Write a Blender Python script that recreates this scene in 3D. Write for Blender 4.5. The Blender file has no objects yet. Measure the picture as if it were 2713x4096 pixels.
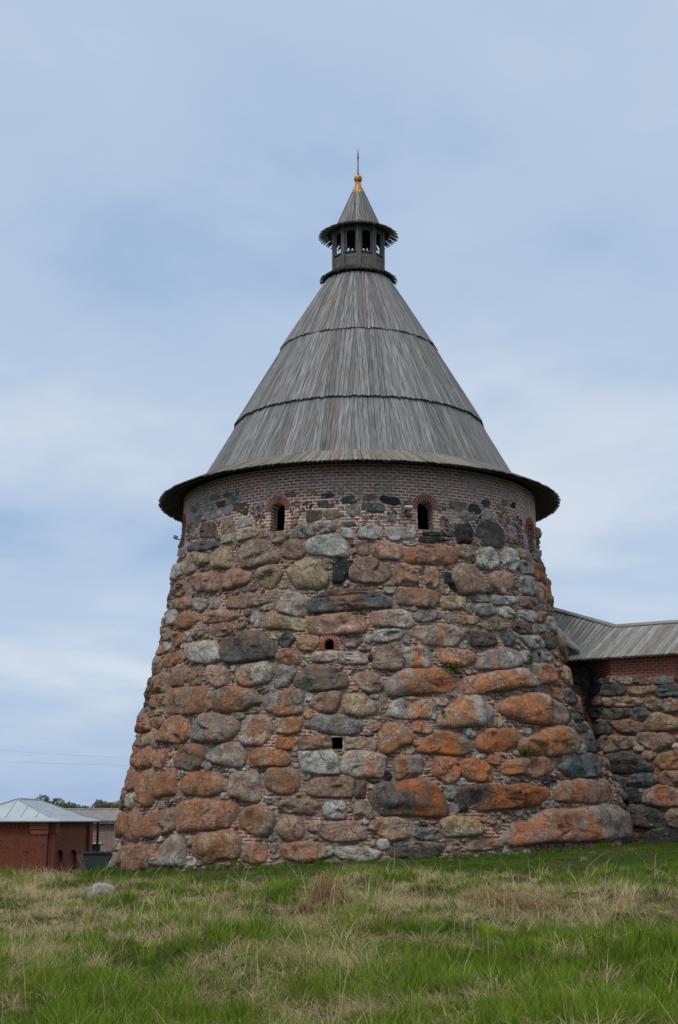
import bpy, bmesh, math, random
import numpy as np
from mathutils import Vector, Matrix, noise
random.seed(7)
rng = np.random.default_rng(11)
S = bpy.context.scene
COL = S.collection
R_ = math.radians

# ---------------------------------------------------------------- camera
FPX, PITCH, EYE = 5800.0, math.atan(1232 / 5800.0), 1.6
cam_d = bpy.data.cameras.new('camera')
cam = bpy.data.objects.new('camera', cam_d)
COL.objects.link(cam)
cam.location = (0, 0, EYE)
cam.rotation_euler = (math.pi / 2 + PITCH, 0, 0)
cam_d.sensor_fit = 'VERTICAL'
cam_d.sensor_width, cam_d.sensor_height = 16, 24
cam_d.lens = 24 * FPX / 4096
cam_d.clip_start, cam_d.clip_end = 0.1, 3000
S.camera = cam

# ---------------------------------------------------------------- light
SUN_EL, SUN_AZ = R_(52), R_(205)          # azimuth clockwise from +Y: behind the camera, a little left
W = bpy.data.worlds.new('World')
S.world = W
W.use_nodes = True
SKY_STRENGTH = 0.09
CLOUD_GAIN = 1.0
sun_d = bpy.data.lights.new('sun', 'SUN')
sun_d.energy, sun_d.angle, sun_d.color = 1.5, R_(12), (1.0, 0.94, 0.85)
sun = bpy.data.objects.new('sun', sun_d)
COL.objects.link(sun)
sd = Vector((math.sin(SUN_AZ) * math.cos(SUN_EL), math.cos(SUN_AZ) * math.cos(SUN_EL), math.sin(SUN_EL)))
sun.rotation_euler = sd.to_track_quat('Z', 'Y').to_euler()
S.view_settings.view_transform = 'Standard'
S.view_settings.look = 'None'
S.view_settings.exposure = 0.0
S.view_settings.gamma = 1.0
S.view_settings.use_curve_mapping = False


class NT:
    """small helper for node trees"""
    def __init__(self, tree):
        self.t = tree
        self.n = tree.nodes
        self.l = tree.links

    def node(self, typ, **kw):
        nd = self.n.new(typ)
        for k, v in kw.items():
            if k.startswith('i_'):
                nd.inputs[k[2:].replace('_', ' ')].default_value = v
            else:
                setattr(nd, k, v)
        return nd

    def link(self, a, b):
        self.l.new(a, b)

    def val(self, sock, v):
        if isinstance(v, bpy.types.NodeSocket):
            self.l.new(v, sock)
        else:
            sock.default_value = v

    def math(self, op, a, b=0.0, c=0.0, clamp=False):
        nd = self.n.new('ShaderNodeMath')
        nd.operation = op
        nd.use_clamp = clamp
        self.val(nd.inputs[0], a)
        self.val(nd.inputs[1], b)
        self.val(nd.inputs[2], c)
        return nd.outputs[0]

    def mix(self, f, a, b, mode='MIX'):
        nd = self.n.new('ShaderNodeMix')
        nd.data_type = 'RGBA'
        nd.blend_type = mode
        self.val(nd.inputs[0], f)
        for s, v in ((nd.inputs[6], a), (nd.inputs[7], b)):
            if isinstance(v, tuple):
                v = (*v[:3], 1.0)
            self.val(s, v)
        return nd.outputs[2]

    def noise(self, vec, scale, detail=4.0, rough=0.55, dist=0.0, dim='3D', w=0.0):
        nd = self.n.new('ShaderNodeTexNoise')
        nd.noise_dimensions = dim
        if vec is not None:
            self.l.new(vec, nd.inputs['Vector'])
        nd.inputs['Scale'].default_value = scale
        nd.inputs['Detail'].default_value = detail
        nd.inputs['Roughness'].default_value = rough
        nd.inputs['Distortion'].default_value = dist
        if dim == '4D':
            nd.inputs['W'].default_value = w
        return nd.outputs[0]

    def smooth(self, x, lo, hi, a=0.0, b=1.0):
        nd = self.n.new('ShaderNodeMapRange')
        nd.interpolation_type = 'SMOOTHSTEP'
        self.val(nd.inputs[0], x)
        for i, v in enumerate((lo, hi, a, b)):
            self.val(nd.inputs[i + 1], v)
        return nd.outputs[0]

    def scale(self, vec, s):
        nd = self.n.new('ShaderNodeMapping')
        self.l.new(vec, nd.inputs[0])
        nd.inputs['Scale'].default_value = s
        return nd.outputs[0]


def sky():
    T = NT(W.node_tree)
    T.n.clear()
    out = T.node('ShaderNodeOutputWorld')
    bg = T.node('ShaderNodeBackground')
    bg.inputs[1].default_value = SKY_STRENGTH
    st = T.node('ShaderNodeTexSky')
    st.sky_type = 'NISHITA'
    st.sun_disc = False
    st.sun_elevation, st.sun_rotation = SUN_EL, SUN_AZ
    tc = T.node('ShaderNodeTexCoord').outputs['Generated']
    sep = T.node('ShaderNodeSeparateXYZ')
    T.link(tc, sep.inputs[0])
    z = T.math('MAXIMUM', sep.outputs[2], 0.0)
    den = T.math('ADD', z, 0.12)
    cb = T.node('ShaderNodeCombineXYZ')
    T.link(T.math('DIVIDE', sep.outputs[0], den), cb.inputs[0])
    T.link(T.math('DIVIDE', sep.outputs[1], den), cb.inputs[1])
    v = cb.outputs[0]
    big = T.noise(T.scale(v, (0.9, 0.6, 1)), 1.2, 5, 0.5, 0.4, '4D', 3.4)
    wisp = T.noise(T.scale(v, (1.0, 1.0, 1)), 2.6, 6, 0.55, 0.5, '4D', 8.1)
    n = T.math('ADD', T.math('MULTIPLY', big, 0.72), T.math('MULTIPLY', wisp, 0.28))
    # cloud banks lying in bands above the horizon
    zw = T.math('ADD', z, T.math('MULTIPLY', T.math('SUBTRACT', big, 0.5), 0.10))
    rp = T.node('ShaderNodeValToRGB')
    rp.color_ramp.interpolation = 'EASE'
    el = rp.color_ramp.elements
    el[0].position, el[0].color = 0.0, (.25, .25, .25, 1)
    el[1].position, el[1].color = 1.0, (.5, .5, .5, 1)
    for ps, v_ in ((.05, .3), (.105, .75), (.145, .70), (.172, .22), (.192, .28), (.225, .85), (.265, .75), (.32, .45), (.42, .36), (.50, .48), (.62, .55)):
        e_ = el.new(ps)
        e_.color = (v_, v_, v_, 1)
    T.link(zw, rp.inputs[0])
    n = T.math('ADD', n, T.math('MULTIPLY', T.math('SUBTRACT', rp.outputs[0], 0.42), 0.17))
    k = 1.0 / SKY_STRENGTH
    blue = tuple(c * k for c in (0.380, 0.520, 0.750))
    pale = tuple(c * k for c in (0.502, 0.622, 0.800))
    white = tuple(c * k for c in (0.68, 0.76, 0.86))
    c1 = T.mix(T.smooth(n, 0.36, 0.50), blue, pale)
    c2 = T.mix(T.smooth(n, 0.49, 0.68), c1, white)
    # overcast deck made brighter and whiter towards the unseen zenith, to lift the ambient light
    up = T.smooth(z, 0.52, 0.95)
    c3 = T.mix(up, c2, tuple(c * k for c in (1.55, 1.53, 1.47)))
    fin = T.mix(0.88, st.outputs[0], c3)
    low = T.smooth(z, 0.0, 0.10, 1.0, 0.0)
    fin = T.mix(T.math('MULTIPLY', low, 0.55), fin, tuple(c * k for c in (0.32, 0.46, 0.70)))
    T.link(fin, bg.inputs[0])
    T.link(bg.outputs[0], out.inputs[0])


sky()


# ---------------------------------------------------------------- object helpers
def tag(o, label=None, cat=None, group=None, kind=None):
    for k, v in (('label', label), ('category', cat), ('group', group), ('kind', kind)):
        if v:
            o[k] = v
    return o


def empty(name, loc=(0, 0, 0), label=None, cat=None, group=None, rz=0.0):
    o = bpy.data.objects.new(name, None)
    COL.objects.link(o)
    o.location = loc
    o.rotation_euler = (0, 0, rz)
    o.empty_display_size = 0.3
    return tag(o, label, cat, group)


class MB:
    """collects polygons (with uvs and a point colour) and links them as ONE mesh object"""
    def __init__(self):
        self.v, self.f, self.uv = [], [], []

    def poly(self, pts, uvs=None):
        b = len(self.v)
        self.v += [tuple(p) for p in pts]
        self.f.append(tuple(range(b, b + len(pts))))
        self.uv += (uvs if uvs is not None else [(0.0, 0.0)] * len(pts))

    def mesh_part(self, verts, faces, uvf=None):
        b = len(self.v)
        self.v += [tuple(p) for p in verts]
        for f in faces:
            self.f.append(tuple(b + i for i in f))
            self.uv += [uvf(verts[i]) if uvf else (0.0, 0.0) for i in f]

    def hexa(self, p, q, uvf=None):
        """bottom polygon p, top polygon q (same length): closed prism"""
        n = len(p)
        vs = list(p) + list(q)
        fs = [tuple(range(n - 1, -1, -1)), tuple(range(n, 2 * n))]
        fs += [(i, (i + 1) % n, n + (i + 1) % n, n + i) for i in range(n)]
        self.mesh_part(vs, fs, uvf)

    def box(self, c, s, m=None, uvf=None):
        c = Vector(c)
        m = m or Matrix.Identity(3)
        sx, sy, sz = (a / 2 for a in s)
        P = [c + m @ Vector((x, y, -sz)) for x, y in ((-sx, -sy), (sx, -sy), (sx, sy), (-sx, sy))]
        Q = [c + m @ Vector((x, y, sz)) for x, y in ((-sx, -sy), (sx, -sy), (sx, sy), (-sx, sy))]
        self.hexa(P, Q, uvf)

    def tube(self, path, rad, n=8, cap=True):
        path = [Vector(p) for p in path]
        rings = []
        for i, p in enumerate(path):
            a = path[max(i - 1, 0)]
            b = path[min(i + 1, len(path) - 1)]
            d = (b - a).normalized()
            u = d.orthogonal().normalized()
            w = d.cross(u)
            r = rad[i] if isinstance(rad, (list, tuple)) else rad
            rings.append([p + (u * math.cos(t) + w * math.sin(t)) * r for t in [2 * math.pi * k / n for k in range(n)]])
        vs = [q for r in rings for q in r]
        fs = []
        for i in range(len(path) - 1):
            for k in range(n):
                fs.append((i * n + k, i * n + (k + 1) % n, (i + 1) * n + (k + 1) % n, (i + 1) * n + k))
        if cap:
            fs.append(tuple(range(n - 1, -1, -1)))
            fs.append(tuple((len(path) - 1) * n + k for k in range(n)))
        self.mesh_part(vs, fs)

    def lathe(self, prof, c, n=32, uscale=1.0):
        """prof: list of (r, z) in local coords about c"""
        vs, fs = [], []
        for r, z in prof:
            for k in range(n):
                t = 2 * math.pi * k / n
                vs.append((c[0] + r * math.sin(t), c[1] - r * math.cos(t), c[2] + z))
        for i in range(len(prof) - 1):
            for k in range(n):
                fs.append((i * n + k, i * n + (k + 1) % n, (i + 1) * n + (k + 1) % n, (i + 1) * n + k))
        self.mesh_part(vs, fs)

    def build(self, name, mat, parent=None, smooth=False):
        me = bpy.data.meshes.new(name)
        me.from_pydata(self.v, [], self.f)
        uvl = me.uv_layers.new(name='UVMap')
        uvl.data.foreach_set('uv', np.array(self.uv, dtype=np.float32).ravel())
        if smooth:
            me.polygons.foreach_set('use_smooth', [True] * len(me.polygons))
        me.materials.append(mat)
        me.update()
        o = bpy.data.objects.new(name, me)
        COL.objects.link(o)
        if parent:
            o.parent = parent
            o.matrix_parent_inverse = Matrix.Translation(-Vector(parent.location)) if parent.rotation_euler.z == 0 else Matrix.Identity(4)
        return o


def smoothstep(a, b, x):
    t = np.clip((np.asarray(x, dtype=float) - a) / (b - a), 0, 1)
    return t * t * (3 - 2 * t)


# ---------------------------------------------------------------- measuring: pixel rays of the photograph onto real surfaces
CP, SP = math.cos(PITCH), math.sin(PITCH)


def ray(px, py):
    dx = (np.asarray(px, float) - 1356.5) / FPX
    dy = -(np.asarray(py, float) - 2048.0) / FPX
    return dx, CP - dy * SP, SP + dy * CP        # x, forward y, up z


AX, AY = 0.735, 52.0                              # tower axis
PROF = [(-2.0, 9.1), (-0.5, 8.62), (0.6, 8.40), (1.4, 8.30), (2.4, 8.15), (3.6, 7.90), (4.7, 7.68), (5.9, 7.42),
        (7.2, 7.12), (8.0, 6.98), (9.2, 6.76), (10.3, 6.58), (11.0, 6.43), (12.0, 6.41), (13.6, 6.39)]
PZ = np.array([a for a, b in PROF])
PR = np.array([b for a, b in PROF])


def tower_r(th, z):
    r = np.interp(z, PZ, PR)
    flare = 0.95 * smoothstep(R_(52), R_(84), th) * smoothstep(6.4, 1.5, z)
    return r + flare


def hit_tower(px, py, off=0.0):
    dx, dy, dz = ray(px, py)
    t = np.linspace(38, 58, 1200)[None, :]
    dx, dy, dz = (np.atleast_1d(a)[:, None] for a in (dx, dy, dz))
    X, Y, Z = dx * t - AX, dy * t - AY, EYE + dz * t
    rho = np.hypot(X, Y)
    th = np.arctan2(X, -Y)
    d = rho - tower_r(th, Z) - off
    neg = d <= 0
    idx = np.where(neg.any(1), neg.argmax(1), d.argmin(1))
    i = np.arange(len(idx))
    return th[i, idx], Z[i, idx]


def tpt(th, z, h=0.0):
    r = tower_r(th, z) + h
    return Vector((AX + r * math.sin(th), AY - r * math.cos(th), z))


def at_depth(px, py, y):
    dx, dy, dz = ray(px, py)
    t = y / dy
    return Vector((float(dx * t), y, float(EYE + dz * t)))


def ground_z(x, y):
    x = np.asarray(x, float)
    y = np.asarray(y, float)
    base = 0.42 * np.clip((y - 12) / 31.0, 0, 1.15)
    xs = x - 1.0
    slope = np.where(xs < 0, 0.066, 0.033) * xs
    slope = np.clip(slope, -0.9, 0.5) * smoothstep(12, 42, y)
    z = base + slope
    left = smoothstep(-5.5, -9.5, x)
    z = z - left * 1.55 * smoothstep(46.5, 60, y)
    z = z * (1 - smoothstep(70, 110, y)) - 1.8 * smoothstep(70, 110, y)
    hum = 0.19 * np.sin(x * 1.13 + 0.7 * np.sin(y * 0.41)) * np.sin(y * 0.62 + 1.3 * np.sin(x * 0.37)) \
        + 0.05 * np.sin(x * 2.3 + y * 1.1 + 1.0) * np.sin(y * 1.7 - x * 0.9)
    return z + hum * smoothstep(44, 37, y) * smoothstep(-40, 6, y)


# ---------------------------------------------------------------- materials
def new_mat(name, rough=0.9, spec=0.3):
    m = bpy.data.materials.new(name)
    m.use_nodes = True
    T = NT(m.node_tree)
    b = T.n['Principled BSDF']
    b.inputs['Roughness'].default_value = rough
    b.inputs['Specular IOR Level'].default_value = spec
    return m, T, b


def bump(T, b, h, strength=0.5, dist=0.02):
    nd = T.node('ShaderNodeBump')
    nd.inputs['Strength'].default_value = strength
    nd.inputs['Distance'].default_value = dist
    T.link(h, nd.inputs['Height'])
    T.link(nd.outputs[0], b.inputs['Normal'])


def mat_stone():
    m, T, b = new_mat('boulder_granite', 0.92, 0.25)
    pos = T.node('ShaderNodeNewGeometry').outputs['Position']
    tint = T.node('ShaderNodeAttribute', attribute_name='tint').outputs['Color']
    lich = T.node('ShaderNodeAttribute', attribute_name='lich').outputs['Fac']
    mott = T.noise(pos, 3.2, 6, 0.62, 0.4)
    fine = T.noise(pos, 26, 5, 0.7)
    grain = T.noise(pos, 90, 2, 0.6)
    c = T.mix(T.smooth(mott, 0.3, 0.7), T.mix(1.0, tint, (0.55, 0.54, 0.53), 'MULTIPLY'), T.mix(1.0, tint, (1.38, 1.34, 1.28), 'MULTIPLY'))
    c = T.mix(T.smooth(fine, 0.38, 0.64, 0.0, 0.9), T.mix(1.0, c, (0.8, 0.8, 0.8), 'MULTIPLY'), T.mix(1.0, c, (1.6, 1.57, 1.52), 'MULTIPLY'))
    c = T.mix(T.smooth(grain, 0.5, 0.36, 0.0, 0.55), c, T.mix(1.0, c, (0.5, 0.5, 0.5), 'MULTIPLY'))
    midn = T.noise(pos, 10.5, 6, 0.78, 0.3)
    c = T.mix(T.smooth(midn, 0.50, 0.36, 0.0, 0.75), c, T.mix(1.0, c, (0.42, 0.41, 0.41), 'MULTIPLY'))
    c = T.mix(T.smooth(midn, 0.52, 0.66, 0.0, 0.6), c, T.mix(1.0, c, (1.6, 1.57, 1.52), 'MULTIPLY'))
    # thin cracks
    wv = T.node('ShaderNodeTexNoise')
    T.link(pos, wv.inputs['Vector'])
    wv.inputs['Scale'].default_value = 1.6
    wv.inputs['Detail'].default_value = 5
    wva = T.node('ShaderNodeVectorMath', operation='MULTIPLY_ADD')
    T.link(wv.outputs['Color'], wva.inputs[0])
    wva.inputs[1].default_value = (0.8, 0.8, 0.8)
    T.link(pos, wva.inputs[2])
    vr = T.node('ShaderNodeTexVoronoi', feature='DISTANCE_TO_EDGE')
    T.link(wva.outputs[0], vr.inputs['Vector'])
    vr.inputs['Scale'].default_value = 1.15
    crk = T.math('MULTIPLY', T.smooth(vr.outputs['Distance'], 0.022, 0.006), T.smooth(mott, 0.44, 0.56))
    c = T.mix(T.math('MULTIPLY', crk, 0.5), c, (0.03, 0.028, 0.027))
    # bedding streaks in the stone
    st = T.noise(T.scale(pos, (1.2, 1.2, 9)), 2.0, 4, 0.6, 0.6)
    c = T.mix(T.smooth(st, 0.52, 0.66, 0.0, 0.45), c, T.mix(1.0, c, (0.55, 0.55, 0.56), 'MULTIPLY'))
    # dark rain stains and grime
    stain = T.noise(T.scale(pos, (3.4, 3.4, 0.7)), 1.3, 5, 0.65)
    c = T.mix(T.smooth(stain, 0.55, 0.72, 0.0, 0.6), c, (0.075, 0.07, 0.065))
    # orange lichen running in vertical sheets
    a = T.noise(T.scale(pos, (2.2, 2.2, 0.75)), 1.1, 4, 0.6, 0.3)
    a2 = T.noise(pos, 9.0, 8, 0.82)
    n = T.math('ADD', T.math('ADD', T.math('MULTIPLY', a, 0.38), T.math('MULTIPLY', a2, 0.42)), T.math('MULTIPLY', T.noise(T.scale(pos, (9, 9, 1.6)), 1.0, 5, 0.65), 0.20))
    d = T.math('SUBTRACT', lich, n)
    mask = T.smooth(d, -0.012, 0.022)
    on = T.noise(pos, 2.3, 3, 0.5)
    sx = T.node('ShaderNodeSeparateXYZ')
    T.link(pos, sx.inputs[0])
    shade = T.math('ADD', on, T.smooth(sx.outputs[0], -6.0, 5.0, 0.10, -0.07))
    orange = T.mix(T.smooth(shade, 0.40, 0.58), (0.45, 0.122, 0.014), (0.24, 0.092, 0.034))
    orange = T.mix(T.smooth(fine, 0.42, 0.68, 0, 0.6), orange, T.mix(0.4, orange, (0.30, 0.22, 0.16)))
    c = T.mix(T.math('MULTIPLY', mask, T.smooth(midn, 0.62, 0.42, 0.45, 0.92)), c, orange)
    # ochre halo where lichen is thin
    halo = T.math('MULTIPLY', T.smooth(d, -0.15, -0.02), T.math('SUBTRACT', 1.0, mask))
    c = T.mix(T.math('MULTIPLY', halo, 0.30), c, (0.33, 0.17, 0.09))
    # white lichen and lime specks
    w = T.noise(pos, 7.5, 8, 0.82, 0.5)
    c = T.mix(T.smooth(w, 0.60, 0.65, 0.0, 0.75), c, (0.50, 0.49, 0.45))
    # lime smeared over the rims where the stone meets the mortar
    rim = T.node('ShaderNodeAttribute', attribute_name='rim').outputs['Fac']
    rn = T.noise(pos, 7.0, 5, 0.7)
    c = T.mix(T.smooth(T.math('ADD', rim, T.math('MULTIPLY', rn, 0.9)), 1.34, 1.48, 0.0, 0.55), c, (0.27, 0.24, 0.21))
    T.link(c, b.inputs['Base Color'])
    h = T.math('ADD', T.math('MULTIPLY', fine, 0.5), T.math('ADD', T.math('MULTIPLY', T.noise(pos, 8, 5, 0.6), 1.4), T.math('MULTIPLY', st, 0.4)))
    bump(T, b, T.math('ADD', h, T.math('SUBTRACT', T.math('MULTIPLY', midn, 1.2), T.math('MULTIPLY', crk, 1.5))), 0.9, 0.05)
    return m


def mat_brick(name, zsplit, low_cover, high_cover, c1, c2, mortar, dirt=0.5, bw=0.27, rh=0.103, ms=0.014, limec=(0.44, 0.40, 0.36)):
    """brickwork by UV in metres; below zsplit lime mortar hides most of the bricks"""
    m, T, b = new_mat(name, 0.92, 0.2)
    uv = T.node('ShaderNodeUVMap').outputs[0]
    pos = T.node('ShaderNodeNewGeometry').outputs['Position']
    wob = T.node('ShaderNodeTexNoise')
    T.link(uv, wob.inputs['Vector'])
    wob.inputs['Scale'].default_value = 2.4
    wob.inputs['Detail'].default_value = 3
    va = T.node('ShaderNodeVectorMath', operation='MULTIPLY_ADD')
    T.link(wob.outputs['Color'], va.inputs[0])
    zz = T.node('ShaderNodeSeparateXYZ')
    T.link(pos, zz.inputs[0])
    amt = T.smooth(zz.outputs[2], zsplit - .7, zsplit + .2, 0.22, 0.05)
    av = T.node('ShaderNodeCombineXYZ')
    T.link(amt, av.inputs[0])
    T.link(T.math('MULTIPLY', amt, 0.75), av.inputs[1])
    T.link(av.outputs[0], va.inputs[1])
    T.link(uv, va.inputs[2])
    br = T.node('ShaderNodeTexBrick')
    T.link(va.outputs[0], br.inputs['Vector'])
    br.inputs['Scale'].default_value = 1.0
    br.inputs['Mortar Size'].default_value = ms
    br.inputs['Mortar Smooth'].default_value = 0.25
    br.inputs['Brick Width'].default_value = bw
    br.inputs['Row Height'].default_value = rh
    br.inputs['Color1'].default_value = (*c1, 1)
    br.inputs['Color2'].default_value = (*c2, 1)
    br.inputs['Mortar'].default_value = (*mortar, 1)
    br.inputs['Bias'].default_value = -0.1
    fine = T.noise(pos, 22, 5, 0.7)
    c = T.mix(T.smooth(fine, 0.4, 0.7, 0.0, 0.5), br.outputs['Color'], T.mix(0.35, br.outputs['Color'], (0.30, 0.21, 0.17)))
    big = T.noise(pos, 0.9, 4, 0.6, 0.5)
    mid = T.noise(T.scale(uv, (1, 1.6, 1)), 5.0, 6, 0.72)
    n = T.math('ADD', T.math('MULTIPLY', big, 0.45), T.math('MULTIPLY', mid, 0.55))
    sep = T.node('ShaderNodeSeparateXYZ')
    T.link(pos, sep.inputs[0])
    thr = T.smooth(sep.outputs[2], zsplit - 0.35, zsplit + 0.25, low_cover, high_cover)
    cov = T.smooth(T.math('SUBTRACT', thr, n), -0.03, 0.05)
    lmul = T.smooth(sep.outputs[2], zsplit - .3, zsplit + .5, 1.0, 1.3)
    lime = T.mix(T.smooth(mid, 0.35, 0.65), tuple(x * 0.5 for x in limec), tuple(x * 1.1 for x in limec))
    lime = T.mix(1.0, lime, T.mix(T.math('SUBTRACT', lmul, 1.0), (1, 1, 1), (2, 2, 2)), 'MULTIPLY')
    lime = T.mix(T.smooth(fine, 0.55, 0.7, 0.0, 0.5), lime, (0.22, 0.12, 0.09))
    c = T.mix(T.math('MULTIPLY', cov, 0.9), c, lime)
    grime = T.noise(T.scale(pos, (2, 2, 0.5)), 1.0, 5, 0.65)
    c = T.mix(T.smooth(grime, 0.5, 0.75, 0.0, dirt), c, (0.09, 0.075, 0.06))
    recess_shade = T.noise(pos, 6.5, 5, 0.75)
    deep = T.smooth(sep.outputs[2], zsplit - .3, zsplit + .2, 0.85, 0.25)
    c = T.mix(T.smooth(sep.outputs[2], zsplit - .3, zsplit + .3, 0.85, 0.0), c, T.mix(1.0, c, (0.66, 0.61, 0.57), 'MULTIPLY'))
    c = T.mix(T.math('MULTIPLY', T.smooth(recess_shade, 0.57, 0.63), deep), c, (0.035, 0.028, 0.024))  # near-black spots paint the shade of small recesses, nothing is cut
    T.link(c, b.inputs['Base Color'])
    h = T.math('ADD', T.math('MULTIPLY', T.math('SUBTRACT', 1.0, br.outputs['Fac']), 0.5), T.math('ADD', T.math('MULTIPLY', fine, 0.5), mid))
    bump(T, b, h, 0.6, 0.03)
    return m


def mat_wood(name, dark, light, warm=0.3, rough=0.85):
    """weathered boards: grain runs along v; each board (island) has its own shade"""
    m, T, b = new_mat(name, rough, 0.3)
    uv = T.node('ShaderNodeUVMap').outputs[0]
    geo = T.node('ShaderNodeNewGeometry')
    rnd = geo.outputs['Random Per Island']
    pos = geo.outputs['Position']
    off = T.node('ShaderNodeCombineXYZ')
    T.link(T.math('MULTIPLY', rnd, 37.0), off.inputs[0])
    T.link(T.math('MULTIPLY', rnd, 91.0), off.inputs[1])
    va = T.node('ShaderNodeVectorMath', operation='ADD')
    T.link(uv, va.inputs[0])
    T.link(off.outputs[0], va.inputs[1])
    g = T.noise(T.scale(va.outputs[0], (30, 1.3, 1)), 1.0, 5, 0.65, 0.3)
    g2 = T.noise(T.scale(va.outputs[0], (9, 2.2, 1)), 1.0, 4, 0.6)
    patch = T.noise(pos, 0.8, 4, 0.6)
    c = T.mix(T.smooth(g, 0.3, 0.7), dark, light)
    c = T.mix(T.smooth(rnd, 0.0, 1.0, 0.8, 0.0), c, T.mix(1.0, c, (0.5, 0.495, 0.485), 'MULTIPLY'))
    c = T.mix(T.smooth(g2, 0.58, 0.74, 0.0, 0.55), c, tuple(x * 0.4 for x in dark))
    c = T.mix(T.smooth(patch, 0.45, 0.7, 0.0, warm), c, (0.16, 0.135, 0.095))
    c = T.mix(T.smooth(T.noise(pos, 11, 5, 0.75), 0.62, 0.7, 0.0, 0.5), c, tuple(min(1, x * 1.5) for x in light))
    ends = T.math('GREATER_THAN', rnd, 0.965)
    c = T.mix(T.math('MULTIPLY', ends, 0.5), c, (0.12, 0.075, 0.045))
    T.link(c, b.inputs['Base Color'])
    bump(T, b, T.math('ADD', g, T.math('MULTIPLY', g2, 0.6)), 0.5, 0.012)
    return m


def mat_plain(name, col, rough=0.7, metal=0.0, var=0.25, scale=4.0, spec=0.3):
    m, T, b = new_mat(name, rough, spec)
    pos = T.node('ShaderNodeNewGeometry').outputs['Position']
    n = T.noise(pos, scale, 5, 0.65)
    c = T.mix(T.smooth(n, 0.3, 0.7), tuple(x * (1 - var) for x in col), tuple(min(1, x * (1 + var)) for x in col))
    T.link(c, b.inputs['Base Color'])
    b.inputs['Metallic'].default_value = metal
    return m


def mat_leaf(name, attr='tint', trans=0.25):
    m, T, b = new_mat(name, 0.75, 0.25)
    c = T.node('ShaderNodeAttribute', attribute_name=attr).outputs['Color']
    T.link(c, b.inputs['Base Color'])
    tr = T.node('ShaderNodeBsdfTranslucent')
    T.link(c, tr.inputs['Color'])
    ms = T.node('ShaderNodeMixShader')
    ms.inputs[0].default_value = trans
    T.link(b.outputs[0], ms.inputs[1])
    T.link(tr.outputs[0], ms.inputs[2])
    T.link(ms.outputs[0], T.n['Material Output'].inputs[0])
    return m


M_STONE = mat_stone()
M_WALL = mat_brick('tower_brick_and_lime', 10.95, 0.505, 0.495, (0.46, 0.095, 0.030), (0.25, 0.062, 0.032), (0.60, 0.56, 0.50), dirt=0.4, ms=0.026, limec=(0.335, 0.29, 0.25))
M_CWALL = mat_brick('curtain_brick_and_lime', 5.75, 0.46, 0.30, (0.42, 0.085, 0.028), (0.25, 0.06, 0.03), (0.36, 0.30, 0.26), dirt=0.75, limec=(0.33, 0.29, 0.26))  # darker mortar stands in for the shade lying on this wall
M_ARCH = mat_plain('arch_brick', (0.25, 0.075, 0.045), 0.9, 0, 0.4, 9)
M_LIME = mat_plain('lime_mortar', (0.40, 0.37, 0.34), 0.95, 0, 0.25, 14)
M_ROOF = mat_wood('grey_roof_boards', (0.09, 0.091, 0.094), (0.33, 0.331, 0.332))
M_SKIRT = mat_wood('brown_grey_skirt_boards', (0.11, 0.10, 0.085), (0.30, 0.28, 0.245), 0.5)
M_DARKWOOD = mat_wood('dark_lantern_boards', (0.062, 0.060, 0.058), (0.19, 0.185, 0.175), 0.35)
M_TEETH = mat_wood('black_brown_collar_boards', (0.03, 0.027, 0.022), (0.085, 0.075, 0.062), 0.4)
M_CROOF = mat_wood('pale_grey_wall_roof_boards', (0.12, 0.12, 0.12), (0.34, 0.34, 0.33), 0.2)
M_GOLD = mat_plain('ochre_gold_paint', (0.42, 0.20, 0.025), 0.45, 0.35, 0.35, 5)
M_IRON = mat_plain('dark_iron', (0.045, 0.04, 0.038), 0.6, 0.5, 0.3, 20)
M_WIRE = mat_plain('galvanised_wire', (0.42, 0.42, 0.42), 0.5, 0.5, 0.1, 9)
M_VOID = mat_plain('inner_shade_boards', (0.02, 0.019, 0.018), 0.95, 0, 0.2, 4)  # near-black colour paints in the shade inside roof and lantern
M_LAMP = mat_plain('lamp_grey_enamel', (0.42, 0.43, 0.42), 0.5, 0.0, 0.1, 9)
M_LENS = mat_plain('lamp_lens', (0.30, 0.34, 0.36), 0.2, 0.0, 0.1, 9, 0.6)
M_LEAF = mat_leaf('plant_leaves')
M_GRASS = mat_leaf('grass_blades', trans=0.4)
M_BARK = mat_plain('bark', (0.10, 0.085, 0.065), 0.9, 0, 0.3, 8)


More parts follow.
